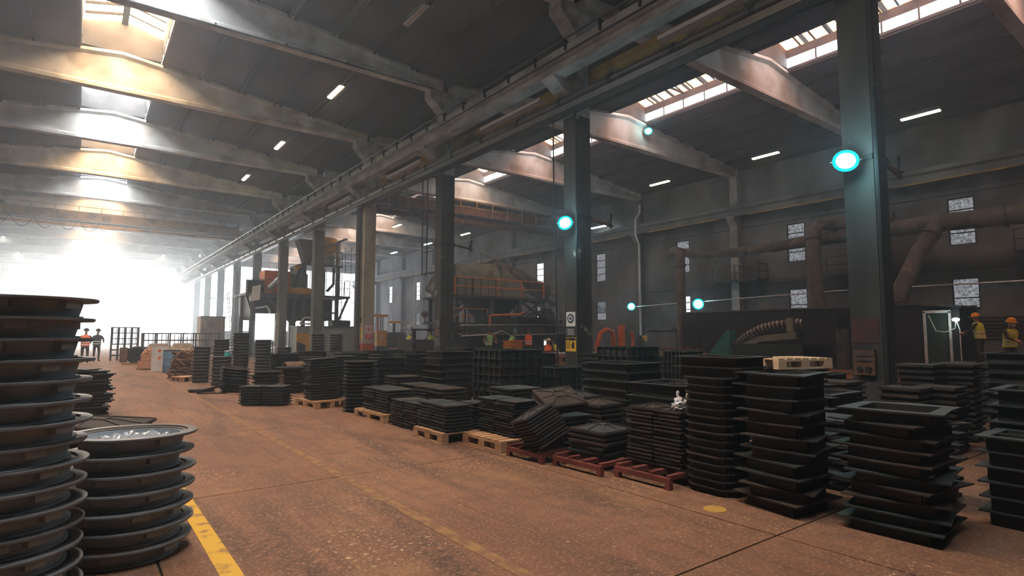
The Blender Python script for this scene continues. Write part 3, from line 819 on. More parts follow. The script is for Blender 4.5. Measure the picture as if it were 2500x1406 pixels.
# --- slate round frames at the far end of the row
for args in [(3.10, 20.5, 11, 0.102, 0.58, 'in the slate stack beside the tangled scrap'), (3.45, 19.15, 8, 0.106, 0.66, 'in the wide slate stack at the aisle edge'),
             (3.95, 22.1, 13, 0.103, 0.60, 'in the slate stack with a teal cup in front'), (4.55, 22.0, 15, 0.104, 0.64, 'in the tallest slate stack before the bright white sheet'),
             (5.15, 21.4, 12, 0.110, 0.64, 'in the slate stack right before the white sheet'), (5.75, 21.0, 10, 0.107, 0.56, 'in the shorter slate stack before the sixth column'),
             (6.55, 21.8, 8, 0.108, 0.64, 'in the low slate stack before the yellow machine door'), (7.55, 22.9, 14, 0.109, 0.62, 'in the slate stack with a tipped top frame'),
             (8.50, 23.5, 14, 0.109, 0.62, 'in the slate stack before the pale red-footed column')]:
    stack('ring', *args, 'slate round frames at the far end of the row', matl=M['slate_far'], jr=20, jx=0.01)
# --- dark castings along the aisle, far to near
stack('ring', 3.30, 16.75, 8, 0.078, 0.74, 'in the dark leaning stack at the aisle edge', 'dark round frames', mats=MIX, jx=0.03, lean=(7, -35))
stack('cover', 2.62, 17.15, 1, 0.08, (0.62, 0.35), 'lying flat on the floor beside the leaning stack', 'square covers in stacks', matl=IR, rot=-10)
stack('cover', 2.78, 16.55, 1, 0.06, (0.75, 0.34), 'propped up against the leaning dark stack', 'square covers in stacks', matl=IR, rot=-30, z0=0.10, lean=(-16, -30))
stack('ring', 3.95, 16.1, 6, 0.09, 0.72, 'in the rusty stack behind the twin cover columns', 'dark round frames', matl=RU, jx=0.03)
stack('ring', 4.55, 15.55, 6, 0.105, 0.70, 'in the dark stack topped by a wide disc', 'dark round frames', mats=MIX, jx=0.03)
stack('ring', 4.55, 15.55, 1, 0.03, 0.92, 'lying as a wide thin disc on the dark stack', 'dark round frames', z0=0.632, matl=IR)
for i, (dx, dy) in enumerate([(-0.20, 0.15), (0.20, -0.15)]):
    stack('cover', 3.25 + dx, 13.15 + dy, 7, 0.056, 0.46, 'in the %s twin column facing the aisle' % ('farther', 'nearer')[i], 'square covers in stacks', z0=0.02, mats=[IR, GR], rot=-37, jr=1, jx=0.003)
pallet(4.15, 12.25, 0, 8, 'rusty brown pallet under the leaning thin covers', 0.72, 0.95)
stack('cover', 4.15, 12.3, 15, 0.057, 0.58, 'in the leaning thin stack on a pallet', 'square covers in stacks', z0=0.147, mats=MIX, jr=5, jx=0.02, lean=(3, 150))
stack('ring', 4.50, 11.05, 14, 0.070, 0.66, 'in the tall dark stack at the aisle edge', 'dark round frames', mats=[IR, GR], jx=0.012)
stack('cover', 5.20, 13.9, 14, 0.070, 0.60, 'in the stack behind the tall dark frames', 'square covers in stacks', mats=MIX, jr=5, jx=0.02, rest=True)
stack('ring', 5.55, 17.3, 10, 0.085, 0.70, 'in the dark stack behind the wide disc', 'dark round frames', mats=MIX, jx=0.02)
stack('frame', 6.10, 15.6, 9, 0.11, 0.85, 'in the dark block behind the thin covers', 'dark square frames', mats=MIX, jr=3, jx=0.02)
stack('frame', 7.05, 18.2, 9, 0.105, 0.85, 'in the dark block before the pale column', 'dark square frames', mats=MIX, jr=3, jx=0.02)
stack('frame', 8.20, 18.9, 9, 0.105, 0.85, 'in the dark block beside the pale column foot', 'dark square frames', mats=MIX, jr=3, jx=0.02)
pallet(4.55, 9.80, 0, 2, 'brown pallet under the thick cover columns')
for i, y in enumerate((10.07, 9.52)): stack('cover', 4.52, y, 8, 0.049, 0.52, 'in the %s column on the brown pallet' % ('farther', 'nearer')[i], 'square covers in stacks', z0=0.147, mats=MIX, jr=3, jx=0.012)
stack('frame', 5.75, 12.55, 8, 0.122, 0.74, 'in the stack behind the brown pallet', 'dark square frames', mats=[IR, GR], jr=2, jx=0.015)
for i, y in enumerate((8.83, 8.34)): stack('cover', 4.45, y, 10, 0.043, 0.45, 'in the %s thin column on bare floor' % ('farther', 'nearer')[i], 'square covers in stacks', mats=MIX, jr=4, jx=0.012)
for i, y in enumerate((10.25, 9.66, 9.08)): stack('cover', 5.35, y, 9, 0.061, 0.52, 'in the %s column of the second row' % ('farthest', 'middle', 'nearest')[i], 'square covers in stacks', mats=MIX, jr=4, jx=0.012, rest=True)
pallet(4.52, 7.40, 0, 0, 'pale orange pallet with its blocks facing the aisle', 0.98, 0.86)
for i, (x, y) in enumerate([(4.30, 7.18), (4.78, 7.22), (4.32, 7.63)]): stack('cover', x, y, 8, 0.046, 0.43, 'in the %s thick column on the orange pallet' % ('front', 'rear', 'far')[i], 'square covers in stacks', z0=0.147, mats=[IR, GR], jr=3, jx=0.012)
pallet(4.72, 6.48, 0, 0, 'pale orange pallet with open slats beside the thin covers', 0.76, 0.92)
for i, y in enumerate((6.74, 6.30)): stack('cover', 4.80, y, 13, 0.036, 0.42, 'in the %s thin column on the slatted pallet' % ('farther', 'nearer')[i], 'square covers in stacks', z0=0.147, mats=[IR, GR, RU], jr=4, jx=0.012)
stack('cover', 5.50, 7.25, 12, 0.057, 0.60, 'in the column behind the slatted pallet', 'square covers in stacks', mats=MIX, jr=4, jx=0.012, rest=True)
stack('frame', 6.60, 8.95, 8, 0.152, 0.98, 'in the big ribbed stack behind the pallets', 'ribbed square frames', mats=[IR, GR], sub='cell', jr=1, jx=0.01)
stack('frame', 6.55, 11.1, 8, 0.142, 0.86, 'in the stack left of the big ribbed frames', 'dark square frames', mats=MIX, jr=2, jx=0.015)
stack('frame', 7.80, 12.2, 9, 0.130, 0.9, 'in the tall plain stack behind the ribbed frames', 'dark square frames', mats=[IR, GR], jr=2, jx=0.015)
stack('frame', 8.9, 13.8, 8, 0.125, 0.9, 'in the plain stack near the third column', 'dark square frames', mats=[IR, GR], jr=2, jx=0.015)
stack('frame', 9.4, 16.2, 8, 0.125, 0.9, 'in the plain stack between third and fourth columns', 'dark square frames', mats=MIX, jr=2, jx=0.015)
stack('frame', 7.70, 8.75, 5, 0.172, 0.72, 'in the low ribbed stack before the second column', 'ribbed square frames', mats=[GR], sub='cell', jr=1, jx=0.008)
# fallen covers on red steel pallets
red_pallet(4.70, 5.56, 2, 'red steel pallet under the toppled slanting covers', 0.74, 0.66)
stack('cover', 4.58, 5.40, 10, 0.040, 0.44, 'in the toppled slanting stack on a red pallet', 'square covers in stacks', z0=0.20, mats=[RU, IR], jr=3, jx=0.012, rot=-6, lean=(-27, -37), top_dome=0.03)
stack('cover', 5.06, 5.62, 8, 0.060, 0.50, 'in the column under the tilted square cover', 'square covers in stacks', mats=[IR, GR], jr=4, jx=0.015)
stack('cover', 4.95, 5.60, 3, 0.042, 0.54, 'tilted towards the aisle over the toppled stack', 'square covers in stacks', z0=0.60, matl=RU, jr=6, rot=-14, lean=(-19, 60), top_dome=0.035)
red_pallet(4.84, 4.77, 2, 'red steel pallet under the low ridged covers', 0.80, 0.74)
stack('cover', 4.90, 4.80, 5, 0.056, 0.56, 'in the low ridged stack on a red pallet', 'square covers in stacks', z0=0.138, mats=[GR, IR], jr=5, jx=0.015, rot=6, top_dome=0.05)
red_pallet(4.98, 3.98, 0, 'red steel pallet under the twin columns with the white bag', 0.74, 0.72)
for i, y in enumerate((4.17, 3.81)): stack('cover', 5.06, y, 15, 0.039, (0.48, 0.345), 'in the %s column beneath the white bag' % ('farther', 'nearer')[i], 'square covers in stacks', z0=0.138, matl=RU, jr=3, jx=0.01, top_dome=0.02)
stack('cover', 5.98, 6.38, 9, 0.066, 0.56, 'in the ridged stack behind the tilted cover', 'square covers in stacks', mats=[RU, IR], jr=4, jx=0.015, top_dome=0.06)
stack('cover', 5.80, 5.72, 9, 0.062, 0.50, 'in the smaller ridged stack behind the red pallets', 'square covers in stacks', mats=[RU, IR], jr=4, jx=0.015, top_dome=0.05)
stack('frame', 6.45, 4.95, 5, 0.172, 0.92, 'in the open lattice stack behind the white bag', 'lattice square frames', mats=[IR, GR], sub='lattice', jr=3, jx=0.015)
stack('frame', 7.60, 6.9, 7, 0.146, (0.95, 1.05), 'in the wide plain stack before the second column', 'dark square frames', mats=[GR, IR], jr=2, jx=0.02)
stack('frame', 8.95, 8.0, 7, 0.180, 0.92, 'in the high ribbed stack beside the second column', 'ribbed square frames', mats=[GR], sub='cell', jr=1, jx=0.01)
stack('frame', 8.20, 6.1, 7, 0.175, 0.50, 'in the slim ribbed stack right of the second column', 'ribbed square frames', mats=[GR], sub='cell', jr=1, jx=0.008)
# tall frame stacks at the near end
stack('frame', 5.06, 3.36, 15, 0.073, 0.54, 'in the tall dark tower beside the white bag', 'tall towers of thin frames', mats=[IR, IR, RU], sub='round', jr=2, jx=0.012, lean=(0.8, 200))
stack('frame', 5.12, 3.36, 2, 0.095, (0.60, 0.74), 'laid across the top of the tall dark tower', 'tall towers of thin frames', z0=1.098, matl=IR, rot=4, jr=2)
stack('frame', 5.06, 2.68, 11, 0.106, 0.59, 'in the crooked tower with uneven flanges', 'towers of bent frames', mats=[IR, IR, RU], sub='ragged', jr=11, jx=0.022)
stack('frame', 5.20, 1.86, 10, 0.093, 0.64, 'in the twisted tower with pointed corners', 'towers of bent frames', mats=[IR, IR, GR], sub='ragged', jr=14, jx=0.025)
for i, (x, y) in enumerate([(6.10, 1.22), (6.05, 0.50)]): stack('frame', x, y, 6, 0.116, 0.62, 'in the %s lattice stack by the picture edge' % ('inner', 'outer')[i], 'lattice square frames', mats=[IR, GR], sub='lattice', jr=2, jx=0.01)
for i, (x, y) in enumerate([(7.05, 1.25), (7.6, 0.3)]): stack('frame', x, y, 7, 0.144, 0.78, 'in the %s deep stack behind the lattice frames' % ('inner', 'outer')[i], 'dark square frames', mats=[IR, GR], jr=3, jx=0.015)
for i, (x, y) in enumerate([(6.15, 2.75), (6.2, 2.1)]): stack('cover', x, y, 9, 0.075, 0.55, 'in the %s stack behind the twisted tower' % ('farther', 'nearer')[i], 'square covers in stacks', mats=[IR, GR], jr=4, jx=0.015, rest=True)
for i, (x, y, n) in enumerate([(8.55, 2.95, 10), (9.05, 2.72, 10), (9.75, 3.15, 13), (10.25, 2.85, 13)]): stack('cover', x, y, n, 0.083, 0.47, 'in the %s column behind the first column foot' % ('first', 'second', 'third', 'fourth')[i], 'square covers in stacks', mats=[RU, IR], jr=2, jx=0.01)
stack('frame', 10.0, 1.95, 10, 0.126, (0.95, 0.9), 'in the high dark block below the two workers', 'dark square frames', mats=[IR, GR], jr=3, jx=0.02)
stack('frame', 8.7, 1.6, 8, 0.105, 0.8, 'in the mid dark block below the two workers', 'dark square frames', mats=[IR, GR], jr=3, jx=0.02)
stack('cover', 7.95, 4.15, 13, 0.080, 0.72, 'in the stack carrying a small wooden pallet', 'square covers in stacks', mats=[IR, GR], jr=3, jx=0.015)
pallet(7.95, 4.15, 1.040, 70, 'empty wooden pallet lying on top of a dark stack', 0.62, 0.9, M['wood_pale'])
stack('frame', 6.95, 3.35, 6, 0.14, 0.8, 'in the low block behind the tall tower', 'dark square frames', mats=[IR, GR], jr=3, jx=0.02)
stack('frame', 9.3, 5.3, 7, 0.13, 0.85, 'in the block before the dark partition', 'dark square frames', mats=[IR, GR], jr=3, jx=0.02)
# further stacks filling the yard up to the column row
for i, (k, x, y, n, h, sz, d) in enumerate([
    ('frame', 6.95, 13.55, 8, 0.125, 0.85, 'in the middle block behind the brown pallet'), ('frame', 8.0, 15.1, 9, 0.115, 0.85, 'in the long row before the third column'),
    ('frame', 5.25, 19.1, 9, 0.10, 0.80, 'in the dark block before the shorter slate stack'), ('frame', 6.25, 19.5, 9, 0.105, 0.80, 'in the dark block before the low slate stack'),
    ('frame', 9.35, 19.6, 9, 0.105, 0.85, 'in the dark block under the prohibition sign'), ('frame', 10.0, 12.9, 8, 0.13, 0.85, 'in the block right beside the third column'),
    ('frame', 9.2, 11.3, 8, 0.13, 0.85, 'in the block between second and third columns'), ('frame', 10.3, 10.0, 8, 0.13, 0.85, 'in the far block left of the second column'),
    ('cover', 7.4, 10.2, 9, 0.075, 0.6, 'in the stack behind the big ribbed frames'), ('cover', 7.1, 16.7, 12, 0.075, 0.65, 'in the dark stack deep behind the leaning covers'),
    ('cover', 5.6, 11.4, 10, 0.062, 0.6, 'in the stack behind the tall round frames'), ('cover', 6.4, 17.4, 12, 0.075, 0.6, 'in the narrow stack deep behind the wide disc'),
    ('frame', 9.75, 6.4, 8, 0.12, 0.85, 'in the block right of the second column'), ('frame', 10.35, 4.9, 8, 0.105, 0.8, 'in the block left of the first column'),
    ('frame', 8.6, 5.3, 7, 0.105, 0.6, 'in the small block behind the wooden pallet'), ('cover', 8.95, 4.0, 11, 0.075, 0.6, 'in the stack left of the first column foot'),
    ('frame', 12.9, 3.35, 9, 0.105, 0.85, 'in the near block right of the first column'), ('frame', 12.95, 2.2, 9, 0.11, 0.85, 'in the next block right of the first column'),
    ('frame', 11.6, 2.4, 8, 0.11, 0.8, 'in the block before the first column'), ('frame', 11.3, 1.2, 9, 0.115, 0.85, 'in the outer block before the first column'),
    ('frame', 13.1, 7.2, 8, 0.105, 0.85, 'in the block behind the first column'), ('frame', 14.6, 8.6, 8, 0.105, 0.85, 'in the far block behind the first column'),
    ('frame', 13.0, 10.2, 8, 0.11, 0.85, 'in the far block right of the second column')]):
    stack(k, x, y, n, h, sz, d, 'dark square frames' if k == 'frame' else 'square covers in stacks', mats=[IR, RU] if k == 'cover' else [IR, GR], jr=3, jx=0.02, rest=(i not in (12, 13, 16)))

for kd, nm, lab, ct in (('cover', 'cover_stock', 'remaining square covers stacked deep behind the front rows', 'manhole covers'), ('frame', 'frame_stock', 'remaining square frames stacked deep behind the front rows', 'manhole frames')):
    big = MB(); names = [k_ for k_ in REST if k_[0] == kd]; idx = []
    for a_, k_ in enumerate(names):
        n0 = len(big.f); big.add(REST[k_].v, REST[k_].f); idx += [a_] * (len(big.f) - n0)
    me0 = bpy.data.meshes.new(nm); me0.from_pydata(big.v, [], big.f)
    for k_ in names: me0.materials.append(bpy.data.materials[k_[1]])
    me0.polygons.foreach_set('material_index', idx); me0.update()
    link(nm, me0, None, kind='stuff', label=lab, cat=ct)
# ------------------------------------------------------------------ cranes
def bridge_crane(y, x0, x1, matl, label, hook_x, hook_z, hook_label, festoon):
    t = thing('bridge_crane', label, 'crane', (0, y, 0))
    for s, nm in ((-0.9, 'girder'), (0.9, 'girder')):
        put(MB().b2((x0 + 0.3, s - 0.22, 9.95), (x1 - 0.3, s + 0.22, 10.75)).b2((x0 + 0.3, s - 0.30, 10.75), (x1 - 0.3, s + 0.30, 10.80)).b2((x0 + 0.3, s - 0.30, 9.92), (x1 - 0.3, s + 0.30, 9.96)), nm, matl, t)
    put(MB().b2((x0 + 0.4, -1.85, 9.98), (x1 - 0.4, -1.12, 10.03)), 'walkway', M['steel'], t)
    n = 14
    for k in range(n + 1):
        x = x0 + 0.5 + (x1 - x0 - 1.0) * k / n
        put(MB().bar((x, -1.83, 10.0), (x, -1.83, 11.05), 0.05), 'rail_post', M['ochre'], t)
    put(MB().tube([(x0 + 0.5, -1.83, 11.05), (x1 - 0.5, -1.83, 11.05)], 0.025, 6), 'handrail', M['ochre'], t)
    put(MB().tube([(x0 + 0.5, -1.83, 10.55), (x1 - 0.5, -1.83, 10.55)], 0.02, 6), 'handrail', M['ochre'], t)
    for x in (x0 + 0.12, x1 - 0.12):
        put(MB().box((x, 0, 10.0), (0.30, 3.4, 0.42)), 'end_truck', matl, t)
    put(MB().box((hook_x, 0, 10.95), (1.5, 2.0, 0.35)).box((hook_x - 0.2, 0.2, 11.2), (0.7, 0.6, 0.3)), 'trolley', M['steel'], t)
    if festoon:
        mb = MB()
        for k in range(7):
            a = x0 + 1.0 + k * 1.3
            mb.tube([(a + 1.3 * i / 8, -1.95, 9.95 - 0.75 * math.sin(PI * i / 8)) for i in range(9)], 0.022, 5)
        put(mb, 'festoon_cable', M['rubber'], t)
    h = thing('crane_hook', hook_label, 'crane hook', (hook_x, y, hook_z))
    for dx in (-0.18, -0.06, 0.06, 0.18):
        put(MB().tube([(dx * 0.7, 0, 0.25), (dx, 0, 10.9 - hook_z)], 0.012, 5), 'rope', M['black'], h)
    put(MB().lathe([(0.0, 0.0), (0.10, 0.0), (0.24, 0.16), (0.26, 0.32), (0.16, 0.46), (0.0, 0.46)], 14, Matrix.Translation((0, 0, -0.05)), close=False), 'sheave_block', M['rusty'], h, True)
    put(MB().tube([(0, 0, 0.0), (0, 0, -0.25), (0.06, 0, -0.40), (0.16, 0, -0.45), (0.20, 0, -0.36), (0.17, 0, -0.28)], 0.035, 8, rs=[.03, .04, .05, .05, .04, .02]), 'hook', M['black'], h, True)
    return t
bridge_crane(55, XW + 0.7, 10.95, M['ochre'], 'ochre overhead travelling crane spanning the hazy aisle', -5.6, 3.2, 'dark crane hook on long ropes at the hazy left side', True)
bridge_crane(36.0, 12.35, XR - 0.45, M['rusty'], 'rust brown travelling crane spanning the machinery nave', 19.3, 2.75, 'round rusty hook block hanging before the pale far wall', True)

# ------------------------------------------------------------------ people
def person_body(joints, name):
    """one continuous skinned surface; joints = list of (xyz, radius, parent index)"""
    me = bpy.data.meshes.new(name)
    me.from_pydata([j[0] for j in joints], [(i, j[2]) for i, j in enumerate(joints) if j[2] is not None], [])
    o = bpy.data.objects.new(name, me); C.objects.link(o)
    md = o.modifiers.new('skin', 'SKIN'); md.use_smooth_shade = True
    sv = me.skin_vertices[0].data
    for i, j in enumerate(joints):
        r = j[1] if isinstance(j[1], tuple) else (j[1], j[1])
        sv[i].radius = r; sv[i].use_root = (i == 0)
    sd = o.modifiers.new('sub', 'SUBSURF'); sd.levels = 1; sd.render_levels = 1
    dg = bpy.context.evaluated_depsgraph_get()
    ev = o.evaluated_get(dg)
    m2 = bpy.data.meshes.new_from_object(ev)
    bpy.data.objects.remove(o); bpy.data.meshes.remove(me)
    return m2
M['skin'] = mat('skin', (0.45, 0.26, 0.18), rough=0.6)
M['cloth'] = mat('dark_workwear', (0.03, 0.035, 0.045), (0.05, 0.055, 0.065), scale=8, rough=0.9)
M['trousers'] = mat('work_trousers', (0.05, 0.055, 0.05), (0.08, 0.085, 0.075), scale=8, rough=0.9)
M['vest_y'] = mat('yellow_vest', (0.62, 0.72, 0.06), (0.75, 0.85, 0.12), scale=5, rough=0.7)
M['vest_g'] = mat('green_vest', (0.30, 0.75, 0.22), (0.40, 0.85, 0.32), scale=5, rough=0.7)
M['vest_o'] = mat('orange_vest', (0.90, 0.16, 0.04), (1.0, 0.22, 0.06), scale=5, rough=0.7)
M['reflect'] = mat('reflective_band', (0.75, 0.78, 0.78), rough=0.4)
M['helmet_y'] = mat('yellow_helmet', (0.85, 0.40, 0.03), rough=0.4)
M['helmet_b'] = mat('blue_helmet', (0.05, 0.28, 0.45), rough=0.4)
M['helmet_w'] = mat('white_helmet', (0.8, 0.78, 0.76), rough=0.4)
M['helmet_d'] = mat('dark_cap', (0.05, 0.03, 0.03), rough=0.7)
def person(loc, face, label, vest, helmet, pose='stand', mask=False, group=None):
    """pose: stand (arms forward at bench), bend (leaning forward), sit (crouched)"""
    t = thing('person', label, 'person', loc, (0, 0, R(face)), group)
    lean = {'stand': 0.06, 'bend': 0.30, 'sit': 0.22}[pose]
    drop = 0.55 if pose == 'sit' else 0.0
    zp = 0.95 - drop
    def up(z): return (0, -lean * (z - 0.95) / 0.5, z - drop)       # faces -Y
    J = [((0, 0, zp), (0.15, 0.11), None)]
    def add(p, r, par): J.append((p, r, par)); return len(J) - 1
    w = add(up(1.15), (0.145, 0.105), 0); ch = add(up(1.35), (0.165, 0.115), w); nk = add(up(1.50), 0.065, ch)
    cx, cy, cz = up(1.50)
    hd = add((cx, cy - 0.02, cz + 0.07), 0.062, nk); h2 = add((cx, cy - 0.04, cz + 0.15), 0.092, hd); h3 = add((cx, cy - 0.04, cz + 0.23), 0.085, h2)
    add((cx, cy - 0.135, cz + 0.125), 0.022, h2)
    for s in (-1, 1):
        sx, sy, sz = up(1.42)
        sh = add((s * 0.20, sy, sz), 0.07, ch); el = add((s * 0.26, sy - 0.14, sz - 0.22), 0.05, sh); wr_ = add((s * 0.17, sy - 0.36, sz - 0.30), 0.036, el)
        pa = add((s * 0.155, sy - 0.43, sz - 0.32), 0.04, wr_)
        for q, (dx, L) in enumerate(((-0.03, 0.075), (-0.01, 0.09), (0.012, 0.085), (0.032, 0.065))): add((s * 0.155 + dx, sy - 0.45 - L, sz - 0.34 - 0.02 * q % 2), 0.010, pa)
        add((s * 0.11, sy - 0.46, sz - 0.30), 0.011, pa)
        hp = add((s * 0.10, 0, zp - 0.06), 0.10, 0)
        if pose == 'sit':
            kn = add((s * 0.16, -0.40, zp - 0.06 + 0.02), 0.07, hp); an = add((s * 0.14, -0.30, 0.08), 0.045, kn)
            add((s * 0.15, -0.44, 0.045), 0.042, an)
        else:
            kn = add((s * 0.115, -0.03, 0.50), 0.065, hp); an = add((s * 0.12, 0.02, 0.09), 0.045, kn)
            add((s * 0.13, -0.15, 0.05), 0.042, an)
    me = person_body(J, 'body')
    for m in (M['cloth'], M['trousers'], M['skin'], M['black']): me.materials.append(m)
    for p in me.polygons:
        c = p.center
        if c.z > cz + 0.02 and abs(c.x) < 0.14: i = 2
        elif c.y < up(1.42)[1] - 0.36 and abs(c.x) < 0.24 and c.z > up(1.0)[2]: i = 2
        elif c.z < 0.12: i = 3
        elif c.z < zp + 0.02: i = 1
        else: i = 0
        p.material_index = i; p.use_smooth = True
    link('body', me, t)
    vb = MB(); vb2 = MB()
    def ringv(z, a, b): 
        x0, y0, z0 = up(z); return [(x0 + a * math.cos(2 * PI * k / 16), y0 + b * math.sin(2 * PI * k / 16), z0) for k in range(16)]
    def loft(mb, rows):
        vs = [p for r in rows for p in r]; fs = [(i * 16 + k, i * 16 + (k + 1) % 16, i * 16 + 16 + (k + 1) % 16, i * 16 + 16 + k) for i in range(len(rows) - 1) for k in range(16)]
        mb.add(vs, fs)
    loft(vb, [ringv(0.90, 0.205, 0.165), ringv(1.10, 0.20, 0.155), ringv(1.30, 0.225, 0.165), ringv(1.42, 0.21, 0.15), ringv(1.49, 0.11, 0.10)])
    v = put(vb, 'safety_vest', vest, t, True)
    for z in (0.97, 1.10):
        b_ = MB(); loft(b_, [ringv(z, 0.212, 0.170), ringv(z + 0.05, 0.212, 0.168)]); put(b_, 'reflective_band', M['reflect'], v)
    if helmet:
        hx, hy, hz_ = cx, cy - 0.04, cz + 0.21
        T = Matrix.Translation((hx, hy, hz_)) @ Matrix.Rotation(R(10), 4, 'X')
        put(MB().lathe([(0.150, 0.0), (0.128, 0.012), (0.122, 0.06), (0.095, 0.115), (0.045, 0.142), (0.0, 0.148)], 18, T, close=False).box((0, -0.145, 0.005), (0.15, 0.09, 0.012), T), 'helmet', helmet, t, True)
    if mask: put(MB().ball((cx, cy - 0.125, cz + 0.10), 0.058, 10, 6, (1, 0.6, 0.85)), 'dust_mask', M['reflect'], t, True)
    return t

# ------------------------------------------------------------------ sand plant tower behind the fifth and sixth columns
def railing(t, pts, h, matl, step=1.2, mid=True, r=0.025):
    for a, b in zip(pts[:-1], pts[1:]):
        a, b = Vector(a), Vector(b); n = max(1, int(round((b - a).length / step)))
        for k in range(n + 1):
            p = a + (b - a) * k / n
            put(MB().bar(p, p + Vector((0, 0, h)), 2 * r), 'rail_post', matl, t)
        for q in ((1.0, 0.5) if mid else (1.0,)):
            z = Vector((0, 0, h * q)); put(MB().tube([a + z, b + z], r, 6), 'handrail', matl, t)
def ladder(t, p, h, w, axis, matl, name='ladder', tilt=0.0):
    ax = Vector((1, 0, 0)) if axis == 'X' else Vector((0, 1, 0))
    p = Vector(p); up_ = Vector((tilt, 0, 1)) * h
    l = put(MB().tube([p - ax * w / 2, p - ax * w / 2 + up_], 0.025, 6).tube([p + ax * w / 2, p + ax * w / 2 + up_], 0.025, 6), name, matl, t)
    n = int(h / 0.3)
    for k in range(1, n): 
        c = p + up_ * k / n
        put(MB().tube([c - ax * w / 2, c + ax * w / 2], 0.014, 5), 'rung', matl, l)
t = thing('sand_plant_tower', 'tall steel sand plant tower with yellow hopper and railed platforms', 'machine', (0, 0, 0))
put(MB().b2((9.4, 44.6, 4.38), (17.2, 48.6, 4.56)), 'platform', M['steel'], t)
put(MB().b2((13.4, 44.8, 6.85), (16.6, 48.0, 7.0)), 'upper_platform', M['steel'], t)
for x, z in ((9.9, 4.4), (12.9, 4.4), (13.6, 6.9), (16.2, 6.9)):
    for y in (44.9, 48.2): put(MB().box((x, y, z / 2), (0.26, 0.26, z)), 'support_post', M['steel'], t)
for a, b in [((16.2, 44.9, 2.2), (14.2, 44.9, 4.4)), ((16.2, 44.9, 2.2), (17.1, 44.9, 4.4)), ((12.9, 44.9, 2.4), (14.6, 44.9, 4.4)), ((9.9, 44.9, 3.2), (9.5, 44.9, 4.4)), ((12.9, 44.9, 2.2), (10.8, 44.9, 4.4)), ((14.0, 44.9, 3.2), (16.2, 44.9, 3.2))]:
    put(MB().bar(a, b, 0.16), 'brace', M['steel'], t)
railing(t, [(13.5, 44.85, 7.0), (16.55, 44.85, 7.0), (16.55, 47.9, 7.0)], 1.05, M['steel'])
railing(t, [(14.9, 44.65, 4.56), (17.15, 44.65, 4.56), (17.15, 48.4, 4.56)], 1.25, M['steel'])
railing(t, [(9.45, 44.65, 4.56), (11.3, 44.65, 4.56)], 1.0, M['steel'])
ladder(t, (17.0, 44.7, 4.6), 3.9, 0.5, 'X', M['steel'])
put(MB().lathe([(0.95, 9.3), (1.0, 9.2), (1.0, 8.5), (0.35, 7.3), (0.35, 7.0)], 20, Matrix.Translation((15.6, 46.3, 0)), close=False), 'yellow_hopper', M['yellow'], t, True)
put(MB().b2((14.9, 45.6, 7.0), (16.2, 45.7, 7.9)), 'control_panel', M['greygreen'], t)
put(MB().add([(13.4, 45.6, 9.0), (14.8, 45.6, 9.0), (14.8, 47.0, 9.0), (13.4, 47.0, 9.0), (13.9, 45.9, 7.2), (14.5, 45.9, 7.2), (14.5, 46.7, 7.2), (13.9, 46.7, 7.2)], [(0, 1, 5, 4), (1, 2, 6, 5), (2, 3, 7, 6), (3, 0, 4, 7), (0, 3, 2, 1)]), 'brown_hopper', M['rusty'], t)
put(MB().tube([(15.2, 45.0, 8.3), (16.8, 45.0, 9.2), (17.0, 45.0, 9.2)], 0.09, 8), 'vent_pipe', M['galv'], t)
put(MB().tube([(15.9, 44.9, 6.8), (15.9, 44.9, 5.5), (15.4, 44.9, 4.9)], 0.12, 8), 'drop_pipe', M['rubber'], t)
put(MB().tube([(16.5, 45.6, 9.0), (16.5, 45.6, 4.6)], 0.20, 10), 'riser_duct', M['offwhite'], t, True)
dr = put(MB().lathe([(0.0, 4.6), (1.15, 4.6), (1.2, 4.75), (1.1, 5.1), (0.8, 5.2), (0.8, 6.2), (0.5, 6.5), (0.0, 6.5)], 24, Matrix.Translation((13.4, 46.0, 0)), close=False), 'mixer_drum', M['greygreen'], t, True)
put(MB().lathe([(1.16, 4.58), (1.32, 4.62), (1.32, 5.0), (1.16, 5.1)], 24, Matrix.Translation((13.4, 46.0, 0))), 'mixer_base', M['yellow'], dr, True)
put(MB().lathe([(0, 6.5), (0.42, 6.5), (0.45, 6.8), (0.3, 6.95), (0, 6.95)], 16, Matrix.Translation((13.5, 45.6, 0)), close=False), 'drive_motor', M['yellow'], dr, True)
put(MB().tube([(12.9, 45.0, 4.7), (13.0, 45.0, 5.6), (13.4, 45.2, 6.6), (13.9, 45.6, 7.0)], 0.11, 8), 'hose', M['rubber'], t, True)
put(MB().b2((10.75, 45.0, 4.6), (12.6, 46.6, 6.3)), 'orange_tank', M['orange'], t)
put(MB().tube([(11.0, 44.7, 4.9), (11.9, 44.7, 5.9), (12.0, 44.7, 6.6)], 0.2, 10), 'bent_duct', M['galv'], t, True)
put(MB().b2((9.55, 44.8, 4.56), (10.7, 45.4, 5.5)), 'motor_box', M['black'], t)
put(MB().add([(9.70, 44.55, 3.9), (10.35, 44.55, 4.05), (10.40, 44.55, 5.15), (9.85, 44.55, 5.0), (9.70, 44.53, 3.9), (10.35, 44.53, 4.05), (10.40, 44.53, 5.15), (9.85, 44.53, 5.0)], [(0, 1, 2, 3), (7, 6, 5, 4), (0, 4, 5, 1), (1, 5, 6, 2), (2, 6, 7, 3), (3, 7, 4, 0)]), 'white_notice_board', M['white'], t)
put(MB().b2((9.9, 45.2, 2.6), (12.8, 47.8, 4.3)), 'lower_housing', M['black'], t)
put(MB().b2((13.2, 45.3, 2.6), (16.0, 47.8, 4.3)), 'lower_housing', M['black'], t)
put(MB().tube([(10.1, 44.75, 3.45), (10.9, 44.75, 3.6), (11.1, 44.75, 3.3), (11.15, 44.75, 2.7), (11.6, 44.75, 2.6)], 0.10, 8), 'elbow_pipe', M['galv'], t, True)
